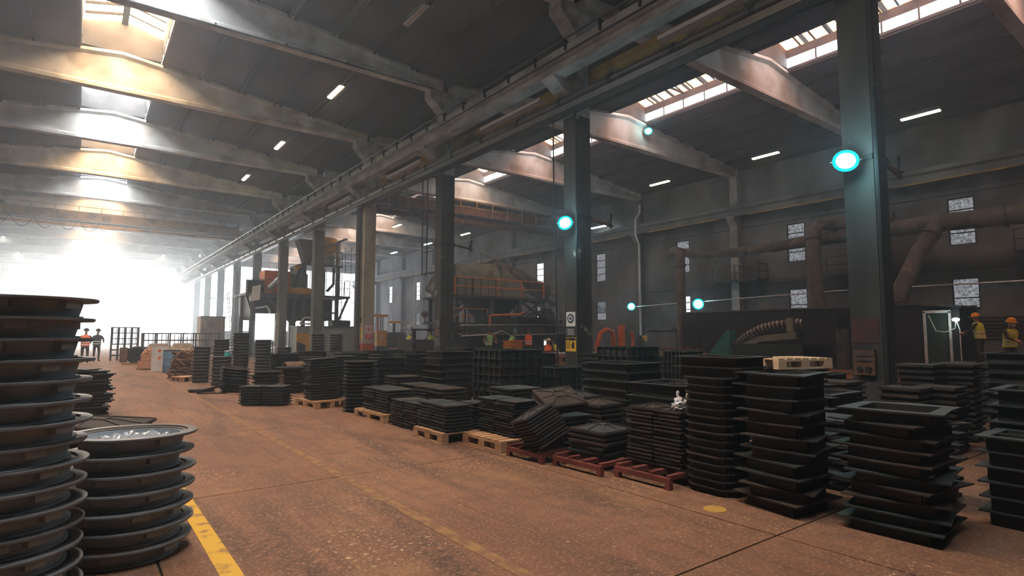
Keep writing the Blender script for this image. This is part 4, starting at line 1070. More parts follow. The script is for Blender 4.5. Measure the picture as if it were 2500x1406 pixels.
ladder(t, (8.95, 45.6, 0.0), 4.6, 0.6, 'Y', M['galv'], 'stair', -0.12)
ladder(t, (9.25, 46.8, 0.0), 6.2, 0.6, 'Y', M['steel'], 'ladder', 0.0)
t = thing('white_sheet_panel', 'big blank white panel with painted-in backlight standing beside the sixth column', 'panel', (0, 0, 0))
bs = emit('painted_backlight_sheet', (0.97, 0.98, 1.0), 1.15); bs.cycles.emission_sampling = 'NONE'  # emission painted in to imitate daylight showing through the sheet
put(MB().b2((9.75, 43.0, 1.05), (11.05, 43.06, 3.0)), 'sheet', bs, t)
for x in (9.8, 11.0): put(MB().box((x, 43.12, 1.5), (0.06, 0.06, 3.0)), 'leg', M['steel'], t)
put(MB().b2((11.1, 43.0, 0.0), (11.35, 43.06, 3.05)), 'side_sheet', M['offwhite'], t)
t = thing('control_cabin', 'grey green machine cabin with a bright yellow door', 'machine', (0, 0, 0))
put(MB().b2((12.5, 42.6, 0), (16.9, 44.4, 2.08)), 'cabin_body', M['greygreen'], t)
put(MB().b2((12.45, 42.52, 2.08), (16.95, 44.45, 2.14)), 'roof_sheet', M['steel'], t)
d = put(MB().b2((12.45, 42.5, 0.25), (13.45, 42.58, 1.6)), 'yellow_door', M['yellow'], t)
put(MB().add([(12.5, 42.49, 0.2), (13.1, 42.49, 0.2), (13.1, 42.49, 0.75), (12.5, 42.49, 1.0), (12.5, 42.46, 0.2), (13.1, 42.46, 0.2), (13.1, 42.46, 0.75), (12.5, 42.46, 1.0)], [(0, 1, 2, 3), (7, 6, 5, 4), (0, 4, 5, 1), (1, 5, 6, 2), (2, 6, 7, 3), (3, 7, 4, 0)]), 'dark_window', M['black'], d)
put(MB().box((13.35, 42.46, 1.45), (0.05, 0.05, 0.06)).box((13.35, 42.46, 0.45), (0.05, 0.05, 0.06)), 'hinge', M['black'], d)
put(MB().tube([(12.9, 43.3, 2.3), (13.2, 43.3, 2.75), (14.3, 43.3, 2.8), (14.5, 43.3, 2.3), (12.9, 43.3, 2.3)], 0.07, 8), 'white_pipe_frame', M['offwhite'], t, True)
put(MB().b2((15.2, 42.9, 2.15), (16.6, 43.9, 2.6)), 'roof_unit', M['black'], t)
t = thing('rusty_container', 'rusty yellowish container among the far columns', 'container', (8.6, 53, 0))
put(MB().b2((-0.9, -0.9, 0), (0.9, 0.9, 2.9)), 'shell', M['ochre'], t)
for k in range(6): put(MB().box((-0.75 + 0.3 * k, -0.92, 1.45), (0.06, 0.05, 2.8)), 'stiffener', M['rusty'], t)
put(MB().b2((-0.95, -0.95, 2.9), (0.95, 0.95, 3.0)), 'lid', M['black'], t)

# ------------------------------------------------------------------ green hopper machine, trommel and moulding line
t = thing('hopper_machine', 'big green grey hopper on a railed platform beside the third column', 'machine', (0, 0, 0))
put(MB().b2((18.7, 30.6, 3.95), (22.2, 33.4, 5.1)), 'hopper_body', M['green'], t)
put(MB().add([(18.7, 30.7, 5.1), (22.2, 30.7, 5.1), (22.2, 33.4, 5.1), (18.7, 33.4, 5.1), (18.7, 30.9, 5.95), (21.8, 30.9, 6.2), (21.8, 33.2, 6.2), (18.7, 33.2, 5.95)], [(0, 1, 5, 4), (1, 2, 6, 5), (2, 3, 7, 6), (3, 0, 4, 7), (4, 5, 6, 7)]), 'hopper_hood', M['green'], t)
put(MB().add([(22.2, 30.7, 3.95), (24.2, 30.7, 3.95), (24.2, 33.2, 3.95), (22.2, 33.2, 3.95), (22.2, 30.7, 6.1), (24.2, 30.7, 4.7), (24.2, 33.2, 4.7), (22.2, 33.2, 6.1)], [(0, 1, 5, 4), (1, 2, 6, 5), (2, 3, 7, 6), (3, 0, 4, 7), (4, 5, 6, 7)]), 'feed_chute', M['green'], t)
for k in range(7): put(MB().box((18.75 + 0.57 * k, 30.57, 4.52), (0.07, 0.08, 1.15)), 'stiffener', M['green'], t)
put(MB().b2((17.9, 29.6, 3.78), (25.2, 33.6, 3.92)), 'platform', M['steel'], t)
railing(t, [(17.95, 29.7, 3.92), (19.2, 29.65, 3.92), (24.9, 29.65, 3.92)], 1.08, M['rail_orange'], 1.9, True, 0.035)
railing(t, [(16.9, 29.8, 2.25), (20.4, 29.8, 2.25)], 0.85, M['rail_orange'], 1.75, True, 0.03)
put(MB().b2((16.6, 29.7, 2.10), (20.5, 31.2, 2.24)), 'lower_platform', M['steel'], t)
for x in (18.2, 20.8, 23.0, 25.0):
    for y in (29.9, 33.2): put(MB().box((x, y, 1.9), (0.22, 0.22, 3.8)), 'support_post', M['steel'], t)
for a, b in [((23.0, 29.9, 2.6), (25.0, 29.9, 3.8)), ((25.0, 29.9, 2.6), (23.0, 29.9, 3.8)), ((18.2, 29.9, 2.8), (19.6, 29.9, 3.8)), ((18.9, 29.9, 3.8), (17.6, 29.9, 2.4))]: put(MB().bar(a, b, 0.12), 'brace', M['steel'], t)
put(MB().add([(20.2, 30.4, 3.8), (23.4, 30.4, 3.8), (23.4, 32.8, 3.8), (20.2, 32.8, 3.8), (21.2, 30.9, 2.4), (22.5, 30.9, 2.4), (22.5, 32.2, 2.4), (21.2, 32.2, 2.4)], [(0, 1, 5, 4), (1, 2, 6, 5), (2, 3, 7, 6), (3, 0, 4, 7), (4, 5, 6, 7)]), 'discharge_cone', M['black'], t)
put(MB().tube([(17.5, 32.0, 4.2), (17.9, 32.0, 4.9), (18.5, 32.0, 5.1)], 0.35, 10), 'elbow_duct', M['galv'], t, True)
t = thing('rotary_drum', 'long tilted steel drum with a sloping gantry beside the green hopper', 'machine', (0, 0, 0))
A, Bv = Vector((24.4, 35.0, 6.55)), Vector((29.6, 35.0, 4.75))
put(MB().tube([A, Bv], 0.62, 22, cap=False), 'drum_shell', M['duct'], t, True)
put(MB().tube([A + (Bv - A) * 0.01, A + (Bv - A) * 0.012], 0.60, 22), 'drum_mouth', M['black'], t)
for f in (0.25, 0.6, 0.85):
    c = A + (Bv - A) * f; e = (Bv - A).normalized() * 0.06
    put(MB().tube([c - e, c + e], 0.67, 22), 'drum_tyre', M['steel'], t, True)
for y in (34.1, 35.9): put(MB().bar((24.0, y, 5.85), (30.0, y, 3.8), 0.14, 0.3), 'cradle_beam', M['steel'], t)
railing(t, [(24.1, 34.0, 5.9), (29.8, 34.0, 3.95)], 1.1, M['rusty'], 1.5, True, 0.025)
railing(t, [(24.1, 36.1, 6.4), (29.8, 36.1, 4.4)], 1.3, M['rusty'], 1.5, False, 0.025)
for x, z in ((25.6, 5.25), (29.2, 4.0)):
    for y in (34.1, 35.9): put(MB().box((x, y, z / 2), (0.22, 0.22, z)), 'support_post', M['steel'], t)
t = thing('moulding_machine', 'long dark moulding machine with hoses and a red pipe', 'machine', (0, 0, 0))
put(MB().b2((16.5, 27.6, 1.55), (25.8, 28.8, 1.98)), 'main_beam', M['steel'], t)
for x in (16.8, 21.0, 25.5): put(MB().box((x, 28.25, 0.775), (0.5, 0.7, 1.55)), 'leg', M['black'], t)
put(MB().b2((19.2, 28.2, 1.98), (21.0, 29.4, 2.75)), 'drive_housing', M['dgreen'], t)
put(MB().b2((21.6, 28.2, 1.98), (23.9, 29.4, 2.6)), 'drive_housing', M['black'], t)
put(MB().b2((17.0, 28.9, 0), (25.5, 29.3, 1.5)), 'back_panel', M['dgreen'], t)
put(MB().tube([(19.0, 27.5, 1.98), (19.0, 27.5, 2.55), (19.1, 27.5, 2.62), (21.2, 27.5, 2.72), (21.5, 27.5, 2.85)], 0.06, 8), 'red_pipe', M['orange'], t, True)
for k in range(7):
    put(MB().tube([(21.4 + 0.12 * k, 27.6 - 0.05 * k, 2.0 + 0.05 * k)] + [(22.3 + 0.15 * k + 0.75 * math.cos(PI - PI * i / 8), 27.6 - 0.05 * k, 2.2 + (0.65 + 0.04 * k) * math.sin(PI * i / 8)) for i in range(9)] + [(23.4 + 0.12 * k, 27.6, 1.6)], 0.035, 6), 'hose', M['rubber'], t, True)
put(MB().tube([(17.0, 27.4, 1.42), (19.0, 27.4, 1.5), (19.8, 27.4, 1.72), (20.4, 27.4, 1.45), (22.5, 27.4, 1.5), (25, 27.4, 1.62)], 0.035, 6), 'air_pipe', M['galv'], t, True)
put(MB().tube([(17.0, 27.45, 2.04), (25.6, 27.45, 2.14)], 0.03, 6), 'air_pipe', M['galv'], t)
for k in range(5): put(MB().lathe([(0, 0), (0.16, 0), (0.16, 0.5), (0.06, 0.55), (0.06, 0.9), (0, 0.9)], 10, Matrix.Translation((23.6 + 0.4 * k, 27.8, 1.98)), close=False), 'cylinder', M['steel'], t, True)
sc = emit('lit_screen', (0.75, 0.95, 1.0), 3.0); sc.cycles.emission_sampling = 'NONE'
s_ = put(MB().box((23.05, 27.35, 1.02), (0.22, 0.05, 0.42)), 'display', M['offwhite'], t); put(MB().box((23.03, 27.31, 0.98), (0.13, 0.04, 0.24)), 'screen', sc, s_)
t = thing('yellow_press', 'small yellow orange press before the moulding machine', 'machine', (19.4, 26.2, 0))
put(MB().b2((-1.6, -0.25, 0.42), (0.1, 0.25, 0.62)), 'arm', M['yellow'], t)
put(MB().b2((-0.1, -0.3, 0), (0.75, 0.35, 1.18)), 'body', M['yellow'], t)
for z in (0.55, 0.85, 1.1): put(MB().b2((-0.16, -0.36, z), (0.85, 0.40, z + 0.07)), 'flange_plate', M['orange'], t)
put(MB().tube([(-0.9 + 0.45 * math.cos(PI - PI * i / 8) + 0.2, 0.8, 1.0 + 0.55 * math.sin(PI * i / 8)) for i in range(9)], 0.06, 8), 'yellow_hose', M['ochre'], t, True)
t = thing('tilting_manipulator', 'orange curved manipulator arms behind the second column', 'machine', (0, 0, 0))
put(MB().tube([(24.3, 24, 0.0), (24.2, 24, 0.9), (24.5, 24, 1.6), (25.0, 24, 1.82), (25.5, 24, 1.7), (25.6, 24, 1.1), (25.5, 24, 0.2)], 0.13, 8), 'curved_arm', M['orange'], t, True)
put(MB().box((26.3, 24, 1.15), (0.30, 0.30, 1.9)), 'mast', M['orange'], t)
put(MB().tube([(27.2, 24, 0.3), (27.35, 24, 1.2), (27.2, 24, 1.7)], 0.09, 8), 'short_arm', M['orange'], t, True)
put(MB().b2((23.9, 23.6, 0), (27.6, 24.6, 0.25)), 'base_plate', M['black'], t)
t = thing('fork_guard', 'dark green cone shaped casting stand beside the orange manipulator', 'machine', (28.2, 24.2, 0))
put(MB().lathe([(0.55, 0), (0.5, 0.3), (0.25, 1.2), (0.1, 1.35), (0, 1.35)], 12, close=False), 'cone', M['dgreen'], t, True)
put(MB().box((0, 0, 1.4), (0.2, 0.2, 0.12)), 'cap_block', M['black'], t)
# orange handling equipment beyond the pale column
t = thing('orange_cabinet', 'orange electrical cabinet standing beyond the pale column', 'cabinet', (18.72, 42, 0.6))
put(MB().b2((-0.42, -0.2, 0), (0.42, 0.25, 1.22)), 'case', M['yellow'], t)
dd = put(MB().b2((-0.38, -0.23, 0.05), (0.38, -0.2, 1.17)), 'door', M['yellow'], t)
put(MB().box((0.3, -0.25, 0.6), (0.05, 0.04, 0.16)), 'handle', M['black'], dd)
put(MB().box((-0.05, -0.24, 0.72), (0.22, 0.02, 0.2)), 'notice_plate', M['offwhite'], dd)
for x in (-0.36, 0.36): put(MB().box((x, 0, -0.3), (0.1, 0.3, 0.6)), 'leg', M['black'], t)
t = thing('jib_manipulator', 'orange jib arms on posts beyond the pale column', 'machine', (0, 0, 0))
put(MB().b2((18.4, 43.8, 2.95), (20.1, 44.1, 3.15)), 'cross_arm', M['yellow'], t)
for x in (19.3, 19.55, 19.75): put(MB().tube([(x, 44, 0), (x, 44, 2.95)], 0.07, 8), 'post', M['orange'] if x == 19.3 else M['galv'], t)
put(MB().b2((20.2, 43.8, 2.45), (21.3, 44.1, 2.62)), 'jib', M['yellow'], t); put(MB().b2((21.3, 43.85, 2.46), (22.1, 44.05, 2.60)), 'jib_end', M['offwhite'], t)
put(MB().box((20.7, 44, 1.2), (0.25, 0.25, 2.45)), 'post', M['steel'], t)
put(MB().b2((18.4, 43.9, 0), (21.8, 44.6, 1.7)), 'machine_bed', M['steel'], t)
mb = MB()
rr = random.Random(3)
for k in range(26):
    a = Vector((rr.uniform(21.3, 22.6), rr.uniform(43.4, 44.2), rr.uniform(1.5, 2.3))); mb.tube([a, a + Vector((rr.uniform(-.4, .4), rr.uniform(-.3, .3), rr.uniform(-.3, .3)))], 0.03, 5)
put(mb, 'linkage', M['galv'], t)
put(MB().lathe([(0.62, -0.05), (0.72, -0.05), (0.72, 0.05), (0.62, 0.05)], 24, Matrix.Translation((20.3, 43.3, 0.9)) @ Matrix.Rotation(R(80), 4, 'X')), 'hand_wheel', M['steel'], t, True)
t = thing('red_work_table', 'red steel work table with bent handles beyond the pale column', 'table', (20.0, 39.2, 0))
put(MB().b2((-1.6, -0.6, 0.42), (1.6, 0.6, 0.52)), 'table_top', M['red_steel'], t)
for x in (-1.5, 1.5):
    for y in (-0.5, 0.5): put(MB().box((x, y, 0.21), (0.1, 0.1, 0.42)), 'leg', M['red_steel'], t)
for x in (-0.6, 0.5): put(MB().tube([(x - 0.25, -0.75, 0.62), (x, -0.75, 0.15), (x + 0.9, -0.75, 0.12)], 0.035, 6), 'bent_handle', M['offwhite'], t, True)
rr = random.Random(5)
for k in range(34):
    r_ = math.sqrt(rr.random()) * 0.5; w = rr.uniform(0, 2 * PI)
    link('casting_piece', cached(('cp', k % 4), lambda: MB().box((0, 0, 0), (0.16, 0.09, 0.08)).box((0.05, 0, 0.05), (0.06, 0.05, 0.06)).mesh('casting_piece', M['wood_pale'])), None, (19.9 + r_ * math.cos(w), 39.2 + 0.6 * r_ * math.sin(w), 0.56 + max(0, 0.42 - 0.75 * r_) * rr.random()), (rr.uniform(-.5, .5), rr.uniform(-.5, .5), rr.uniform(0, 6)), None, 'small orange-lit casting piece in the heap on the red table', 'casting', 'casting heap on the red table')
t = thing('stained_tub', 'pale red stained tub on the red work table', 'tub', (21.15, 39.2, 0.52))
put(MB().add([(-0.32, -0.3, 0), (0.32, -0.3, 0), (0.32, 0.3, 0), (-0.32, 0.3, 0), (-0.40, -0.36, 0.5), (0.40, -0.36, 0.5), (0.40, 0.36, 0.5), (-0.40, 0.36, 0.5)], [(3, 2, 1, 0), (0, 1, 5, 4), (1, 2, 6, 5), (2, 3, 7, 6), (3, 0, 4, 7)]), 'shell', M['offwhite'], t)
put(MB().box((0, 0, 0.51), (0.86, 0.78, 0.05)), 'lid', M['red_band'], t)
t = thing('dark_skip', 'dark steel skip with a lifting frame beside the third column', 'skip', (0, 0, 0))
put(MB().add([(13.2, 25.4, 0), (15.9, 25.4, 0), (15.9, 26.8, 0), (13.2, 26.8, 0), (12.9, 25.2, 1.25), (16.1, 25.2, 1.25), (16.1, 27.0, 1.25), (12.9, 27.0, 1.25)], [(3, 2, 1, 0), (0, 1, 5, 4), (1, 2, 6, 5), (2, 3, 7, 6), (3, 0, 4, 7)]), 'bin_shell', M['steel'], t)
put(MB().bar((13.0, 25.3, 0), (13.0, 25.3, 1.75), 0.14).bar((12.85, 25.3, 1.75), (16.0, 25.3, 1.72), 0.09), 'lifting_frame', M['black'], t)
for i, (x, y, d) in enumerate([(14.6, 24.3, 0)]): put(MB().tube([(14.0, 25.1, 0.2), (14.25, 25.1, 1.2)], 0.03, 6), 'prop', M['wood_pale'], t)
# ------------------------------------------------------------------ workers
person((26.4, 6.6, 0.46), 175, 'worker in a yellow vest and orange helmet seen from behind, arm stretched out', M['vest_y'], M['helmet_y'], 'stand')
person((24.0, 5.25, 0.20), -35, 'worker in a yellow vest and orange helmet wearing a white dust mask', M['vest_y'], M['helmet_y'], 'stand', mask=True)
person((21.0, 26.4, 0.0), 150, 'worker in an orange vest standing before the moulding machine', M['vest_o'], M['helmet_d'], 'stand')
person((19.95, 26.9, 0.0), 75, 'worker in a green vest and blue helmet beside the yellow press', M['vest_g'], M['helmet_b'], 'bend')
person((18.45, 28.0 - 1.2, 0.0), -10, 'worker in a pale green vest right of the third column', M['vest_g'], M['helmet_d'], 'stand')
person((21.4, 25.2, 0.0), 120, 'worker in an orange vest and white helmet crouching over the line', M['vest_o'], M['helmet_w'], 'sit')
person((22.5, 25.6, 0.0), 200, 'worker in a dark shirt with pale braces crouching beside the white helmet', M['vest_y'], M['helmet_d'], 'sit')
person((20.6, 41.2, 0.0), 100, 'worker in a yellow vest bending beside the orange cabinet', M['vest_y'], None, 'bend')
person((17.3, 31.4, 0.0), 180, 'worker in a yellow vest seen from behind under the crane hook', M['vest_y'], M['helmet_d'], 'stand')
person((0.22, 37.6, 0.0), 170, 'worker in an orange vest standing in the glare of the gate', M['vest_o'], M['helmet_d'], 'stand')
person((0.75, 39.6, 0.0), 160, 'worker in dark clothes walking in the glare of the gate', M['cloth'], M['helmet_d'], 'stand')
t = thing('work_platform', 'low steel platform under the standing worker at the wall', 'platform', (26.4, 6.6, 0))
put(MB().b2((-1.2, -1.2, 0.38), (1.6, 1.2, 0.46)), 'deck', M['steel'], t)
for x in (-1.0, 1.4):
    for y in (-1.0, 1.0): put(MB().box((x, y, 0.19), (0.12, 0.12, 0.38)), 'leg', M['steel'], t)
t = thing('work_step', 'low dark step under the masked worker', 'platform', (24.0, 5.25, 0))
put(MB().b2((-0.8, -0.8, 0.12), (0.8, 0.8, 0.20)), 'deck', M['steel'], t)
for x in (-0.7, 0.7):
    for y in (-0.7, 0.7): put(MB().box((x, y, 0.06), (0.1, 0.1, 0.12)), 'leg', M['steel'], t)

# ------------------------------------------------------------------ far end of the aisle: racks, pallets, scrap
def rack(name, x0, x1, y, h, rows, bays, label, cells=4, d=0.9):
    t = thing(name, label, 'rack', (0, y, 0))
    for k in range(bays + 1):
        x = x0 + (x1 - x0) * k / bays
        for s in (0, d): put(MB().box((x, s, h / 2), (0.07, 0.07, h)), 'post', M['steel'], t)
    for r in range(1, rows + 1):
        for s in (0, d): put(MB().b2((x0, s - 0.025, h * r / rows - 0.06), (x1, s + 0.025, h * r / rows)), 'shelf_beam', M['steel'], t)
    for k in range(bays * cells):
        x = x0 + (x1 - x0) * (k + 0.5) / (bays * cells)
        put(MB().box((x, d, h * 0.75), (0.035, 0.035, h * 0.5)), 'upright', M['steel'], t)
    return t
rack('lattice_rack', 1.45, 2.75, 40.4, 1.95, 6, 4, 'tall lattice rack fading into the glare of the gate', 2)
rack('storage_rack', 2.85, 6.8, 38.6, 1.60, 4, 6, 'long low storage rack across the far aisle', 3)
cb = MB().add([(-0.55, -0.35, 0), (0.55, -0.35, 0), (0.55, 0.35, 0), (-0.55, 0.35, 0), (-0.4, -0.25, 0.34), (0.4, -0.25, 0.34), (0.4, 0.25, 0.34), (-0.4, 0.25, 0.34)], [(3, 2, 1, 0), (0, 1, 5, 4), (1, 2, 6, 5), (2, 3, 7, 6), (3, 0, 4, 7), (4, 5, 6, 7)])
cb1 = cb.mesh('mould_block', mat('tan_sand_mould', (0.30, 0.22, 0.15), (0.42, 0.32, 0.23), scale=3, rough=0.95))
for i, (x, y, z) in enumerate([(2.9, 36.2, 0.0), (4.1, 36.2, 0.0), (5.3, 36.2, 0.0), (2.95, 36.2, 0.345), (4.15, 36.2, 0.345), (3.4, 36.2, 0.69), (4.5, 36.2, 0.69)]):
    link('mould_block', cb1, None, (x, y, z), (0, 0, 0), None, '%s tan mould block before the storage rack, from the floor up' % ordn[i], 'mould block', 'tan mould blocks before the rack')
t = thing('tyre_loader', 'dark loader wheel and tan bucket beside the lattice rack', 'loader', (2.0, 35.2, 0))
put(MB().lathe([(0.12, -0.14), (0.40, -0.16), (0.46, -0.10), (0.46, 0.10), (0.40, 0.16), (0.12, 0.14)], 24, Matrix.Translation((0.35, 0, 0.46)) @ Matrix.Rotation(R(90), 4, 'X')), 'tyre', M['rubber'], t, True)
put(MB().b2((-0.35, -0.2, 0.1), (-0.05, 0.6, 0.85)), 'bucket', M['rusty'], t)
put(MB().b2((-0.05, 0.15, 0.2), (0.9, 0.7, 0.8)), 'chassis', M['black'], t)
put(MB().b2((-0.3, -0.5, 0.0), (0.8, -0.3, 0.08)), 'fork', M['ochre'], t)
# stacked casting bundle with a rounded heap
t0 = mat('terracotta_casting', (0.42, 0.20, 0.11), (0.52, 0.28, 0.17), scale=4, rough=0.9)
for i, (x, z, w) in enumerate([(-0.27, 0.08, 0.48), (0.27, 0.08, 0.48), (-0.24, 0.38, 0.34), (0.24, 0.38, 0.34), (0, 0.10, 0.0)][:4]):
    put(MB().box((2.55 + x, 29.6, z + 0.14), (w, 0.7, 0.28)), 'casting_block', t0, None, label='terracotta casting block, %s of the bundle under the round heap' % ('lower far', 'lower near', 'upper far', 'upper near')[i], cat='casting', group='terracotta casting bundle')
pallet(2.55, 29.6, -0.065, 90, 'sunken brown pallet under the terracotta casting bundle', 0.8, 1.1)
hp = MB(); rr = random.Random(11)
for k in range(90):
    w = rr.uniform(0, 2 * PI); e = math.acos(rr.random()); q = 0.34
    hp.ball((2.55 + q * math.sin(e) * math.cos(w), 29.6 + q * math.sin(e) * math.sin(w), 0.66 + 0.24 * math.cos(e)), 0.055, 6, 4)
put(hp, 'casting_heap', t0, kind='stuff', label='round heap of small castings on the terracotta bundle', cat='castings')
t = thing('oil_drum', 'blue steel drum before the pale wooden pallets', 'drum', (2.95, 26.6, 0))
put(MB().lathe([(0, 0), (0.28, 0), (0.29, 0.02), (0.29, 0.86), (0.28, 0.88), (0.26, 0.86), (0, 0.86)], 24, close=False), 'drum_body', M['blue'], t, True)
for z in (0.30, 0.58): put(MB().lathe([(0.288, z - 0.015), (0.302, z), (0.288, z + 0.015)], 24, close=False), 'rolling_hoop', M['blue'], t, True)
put(MB().lathe([(0.27, 0.86), (0.30, 0.86), (0.30, 0.895), (0.27, 0.895)], 24), 'top_rim', M['rusty'], t, True)
t = thing('warning_board', 'white board with red marks standing behind the blue drum', 'board', (2.65, 27.6, 0))
put(MB().b2((-0.3, 0, 0), (0.3, 0.03, 1.0)), 'board', M['offwhite'], t)
for z in (0.55, 0.85): put(MB().lathe([(0, 0), (0.06, 0), (0.06, 0.01), (0, 0.01)], 12, Matrix.Translation((-0.02, -0.01, z)) @ Matrix.Rotation(R(90), 4, 'X'), close=False), 'red_mark', M['orange'], t)
for k in range(6): pallet(3.75, 28.4, 0.0 + 0.147 * k, 88 + (k % 3) * 2, '%s pale pallet from the floor in the stack behind the drum' % ordn[k], 0.8, 1.15, M['wood_pale'])
sc_ = MB(); rr = random.Random(21)
for k in range(150):
    z = rr.random() ** 1.3 * 0.85; q = 0.62 - 0.30 * z
    w = rr.uniform(0, 2 * PI); c = Vector((3.0 + q * 0.75 * math.cos(w), 22.9 + 1.2 * q * math.sin(w), z + 0.06))
    d = Vector((math.cos(w + 1.2), math.sin(w + 1.2), rr.uniform(-0.35, 0.35))) * rr.uniform(0.12, 0.3)
    sc_.tube([c - d, c + Vector((0, 0, rr.uniform(-.06, .06))), c + d], rr.uniform(0.018, 0.045), 5)
put(sc_, 'scrap_heap', M['rusty'], kind='stuff', label='heap of tangled rusty scrap iron behind the slate frames', cat='scrap')
pallet(2.80, 21.5, 0.0, 20, 'small rusty pallet end beside the tangled scrap', 0.6, 0.7)
t = thing('glove_bundle', 'teal cup shaped bucket standing on a slate frame', 'bucket', (3.62, 19.35, 0.850))
put(MB().lathe([(0, 0), (0.10, 0), (0.075, 0.14), (0.07, 0.14), (0.09, 0.01), (0, 0.01)], 16, close=False), 'bucket_shell', M['teal'], t, True)
put(MB().lathe([(0.068, 0.14), (0.085, 0.14), (0.085, 0.16), (0.0, 0.17)], 16, close=False), 'rim', M['offwhite'], t, True)
t = thing('rusted_arch', 'rusty half barrel casting between the dark stacks', 'casting', (4.95, 16.9, 0.0))
put(MB().lathe([(0.34, -0.3), (0.38, -0.3), (0.38, 0.3), (0.34, 0.3)], 18, Matrix.Translation((0, 0, 0.36)) @ Matrix.Rotation(R(90), 4, 'Y'), a0=R(90), a1=R(270)), 'half_shell', M['rusty'], t, True)
put(MB().b2((-0.32, -0.42, 0), (0.32, 0.42, 0.34)), 'base_block', M['rusty'], t)

# ------------------------------------------------------------------ white plastic bag and floor litter
t = thing('plastic_bag', 'crumpled white plastic bag lying on the rusty cover stack', 'bag', (4.93, 3.72, 0.752))
bm_ = bmesh.new(); bmesh.ops.create_icosphere(bm_, subdivisions=3, radius=0.085)
rr = random.Random(4)
for v in bm_.verts:
    n_ = v.co.normalized(); f = 0.75 + 0.30 * math.sin(9 * n_.x + 2) * math.sin(11 * n_.y) + 0.35 * max(0, math.sin(4 * n_.x + 1.3 * n_.z)) * max(0, n_.z) + rr.uniform(-0.06, 0.06)
    v.co = Vector((v.co.x * 1.25 * f, v.co.y * f, max(-0.03, v.co.z * 0.95 * f)))
me_ = bpy.data.meshes.new('bag_film'); bm_.to_mesh(me_); bm_.free(); me_.materials.append(mat('white_film', (0.62, 0.62, 0.66), rough=0.35))
link('bag_film', me_, t, (0, 0, 0.03))
put(MB().tube([(0.02, 0.03, 0.08), (0.03, 0.05, 0.15), (0.045, 0.05, 0.16)], 0.016, 6).tube([(0.06, -0.03, 0.07), (0.09, -0.03, 0.145)], 0.015, 6), 'bag_handle', me_.materials[0], t, True)
t = put(MB().lathe([(0, 0.0005), (0.10, 0.0005), (0.095, 0.006), (0, 0.008)], 18, Matrix.Translation((4.45, 3.02, 0)), close=False), 'floor_disc', M['ochre'], label='thin ochre disc lying on the floor before the tall tower', cat='disc')
rr = random.Random(9)
lit = MB()
for k in range(70):
    x, y = rr.uniform(1.0, 4.0), rr.uniform(2.0, 16.0); s = rr.uniform(0.006, 0.018)
    lit.box((x, y, s * 0.4), (s * 1.5, s, s * 0.7), None, (0, 0, rr.uniform(0, 3)))
put(lit, 'litter', mat('grit', (0.45, 0.36, 0.28), rough=0.9), kind='stuff', label='pale grit scattered on the brown floor', cat='litter')

# ------------------------------------------------------------------ fittings on the middle columns
def plate_sign(t, x, y, z, w, h, matl, name, face='-Y', d=0.012):
    if face == '-Y': return put(MB().b2((x - w / 2, y - d, z - h / 2), (x + w / 2, y, z + h / 2)), name, matl, t)
    return put(MB().b2((x - d, y - w / 2, z - h / 2), (x, y + w / 2, z + h / 2)), name, matl, t)
M['sign_red'] = mat('sign_red', (0.62, 0.05, 0.05), rough=0.5)
M['sign_yellow'] = mat('sign_yellow', (0.75, 0.45, 0.03), rough=0.5)
M['sign_white'] = mat('sign_white', (0.72, 0.72, 0.70), rough=0.5)
yf = COLS[3].location.y - 0.26
t = thing('prohibition_sign', 'white and red prohibition sign on the pale column', 'sign', (11.72, yf, 1.62))
plate_sign(t, 0, 0, 0.14, 0.34, 0.40, M['sign_white'], 'upper_plate')
put(MB().lathe([(0.115, 0.0), (0.145, 0.0), (0.145, 0.006), (0.115, 0.006)], 24, Matrix.Translation((0, -0.012, 0.15)) @ Matrix.Rotation(R(90), 4, 'X')), 'red_ring', M['sign_red'], t)
put(MB().box((0, -0.016, 0.15), (0.25, 0.006, 0.03), None, (0, R(45), 0)), 'red_slash', M['sign_red'], t)
put(MB().box((0, -0.014, 0.15), (0.05, 0.004, 0.14)).box((0, -0.014, 0.19), (0.12, 0.004, 0.03)), 'pictogram', M['black'], t)
plate_sign(t, 0, 0, -0.20, 0.36, 0.24, M['sign_red'], 'lower_plate')
for k in range(3): put(MB().box((0, -0.014, -0.14 - 0.055 * k), (0.24 - 0.05 * (k % 2), 0.004, 0.022)), 'text_line', M['sign_white'], t)
for k, (z, mt) in enumerate([(2.25, 'ochre'), (1.75, 'sign_yellow'), (1.40, 'sign_yellow')]):
    put(MB().b2((11.385, COLS[3].location.y - 0.16, z - 0.14), (11.40, COLS[3].location.y + 0.10, z + 0.14)), 'notice_plate', M[mt], None, label='%s yellowish notice on the aisle face of the pale column' % ('top', 'middle', 'bottom')[k], cat='sign', group='yellow notices on the pale column')
xa, ya = 11.40, COLS[1].location.y
t = thing('hearing_sign', 'grey ear protection sign on the second column', 'sign', (xa, ya, 1.95))
plate_sign(t, 0, 0, 0, 0.38, 0.42, M['sign_white'], 'plate', 'X')
put(MB().lathe([(0.0, 0.0), (0.14, 0.0), (0.14, 0.005), (0.0, 0.005)], 24, Matrix.Translation((-0.014, 0, 0.02)) @ Matrix.Rotation(R(-90), 4, 'Y'), close=False), 'blue_disc', mat('dark_blue_sign', (0.05, 0.07, 0.12), rough=0.5), t)
put(MB().lathe([(0.05, 0.0), (0.085, 0.0), (0.085, 0.006), (0.05, 0.006)], 20, Matrix.Translation((-0.02, 0, 0.02)) @ Matrix.Rotation(R(-90), 4, 'Y')), 'head_symbol', M['sign_white'], t)
t = thing('plain_notice', 'dark grey notice with pale lines under the ear protection sign', 'sign', (xa, ya, 1.58))
plate_sign(t, 0, 0, 0, 0.38, 0.24, M['steel'], 'plate', 'X')
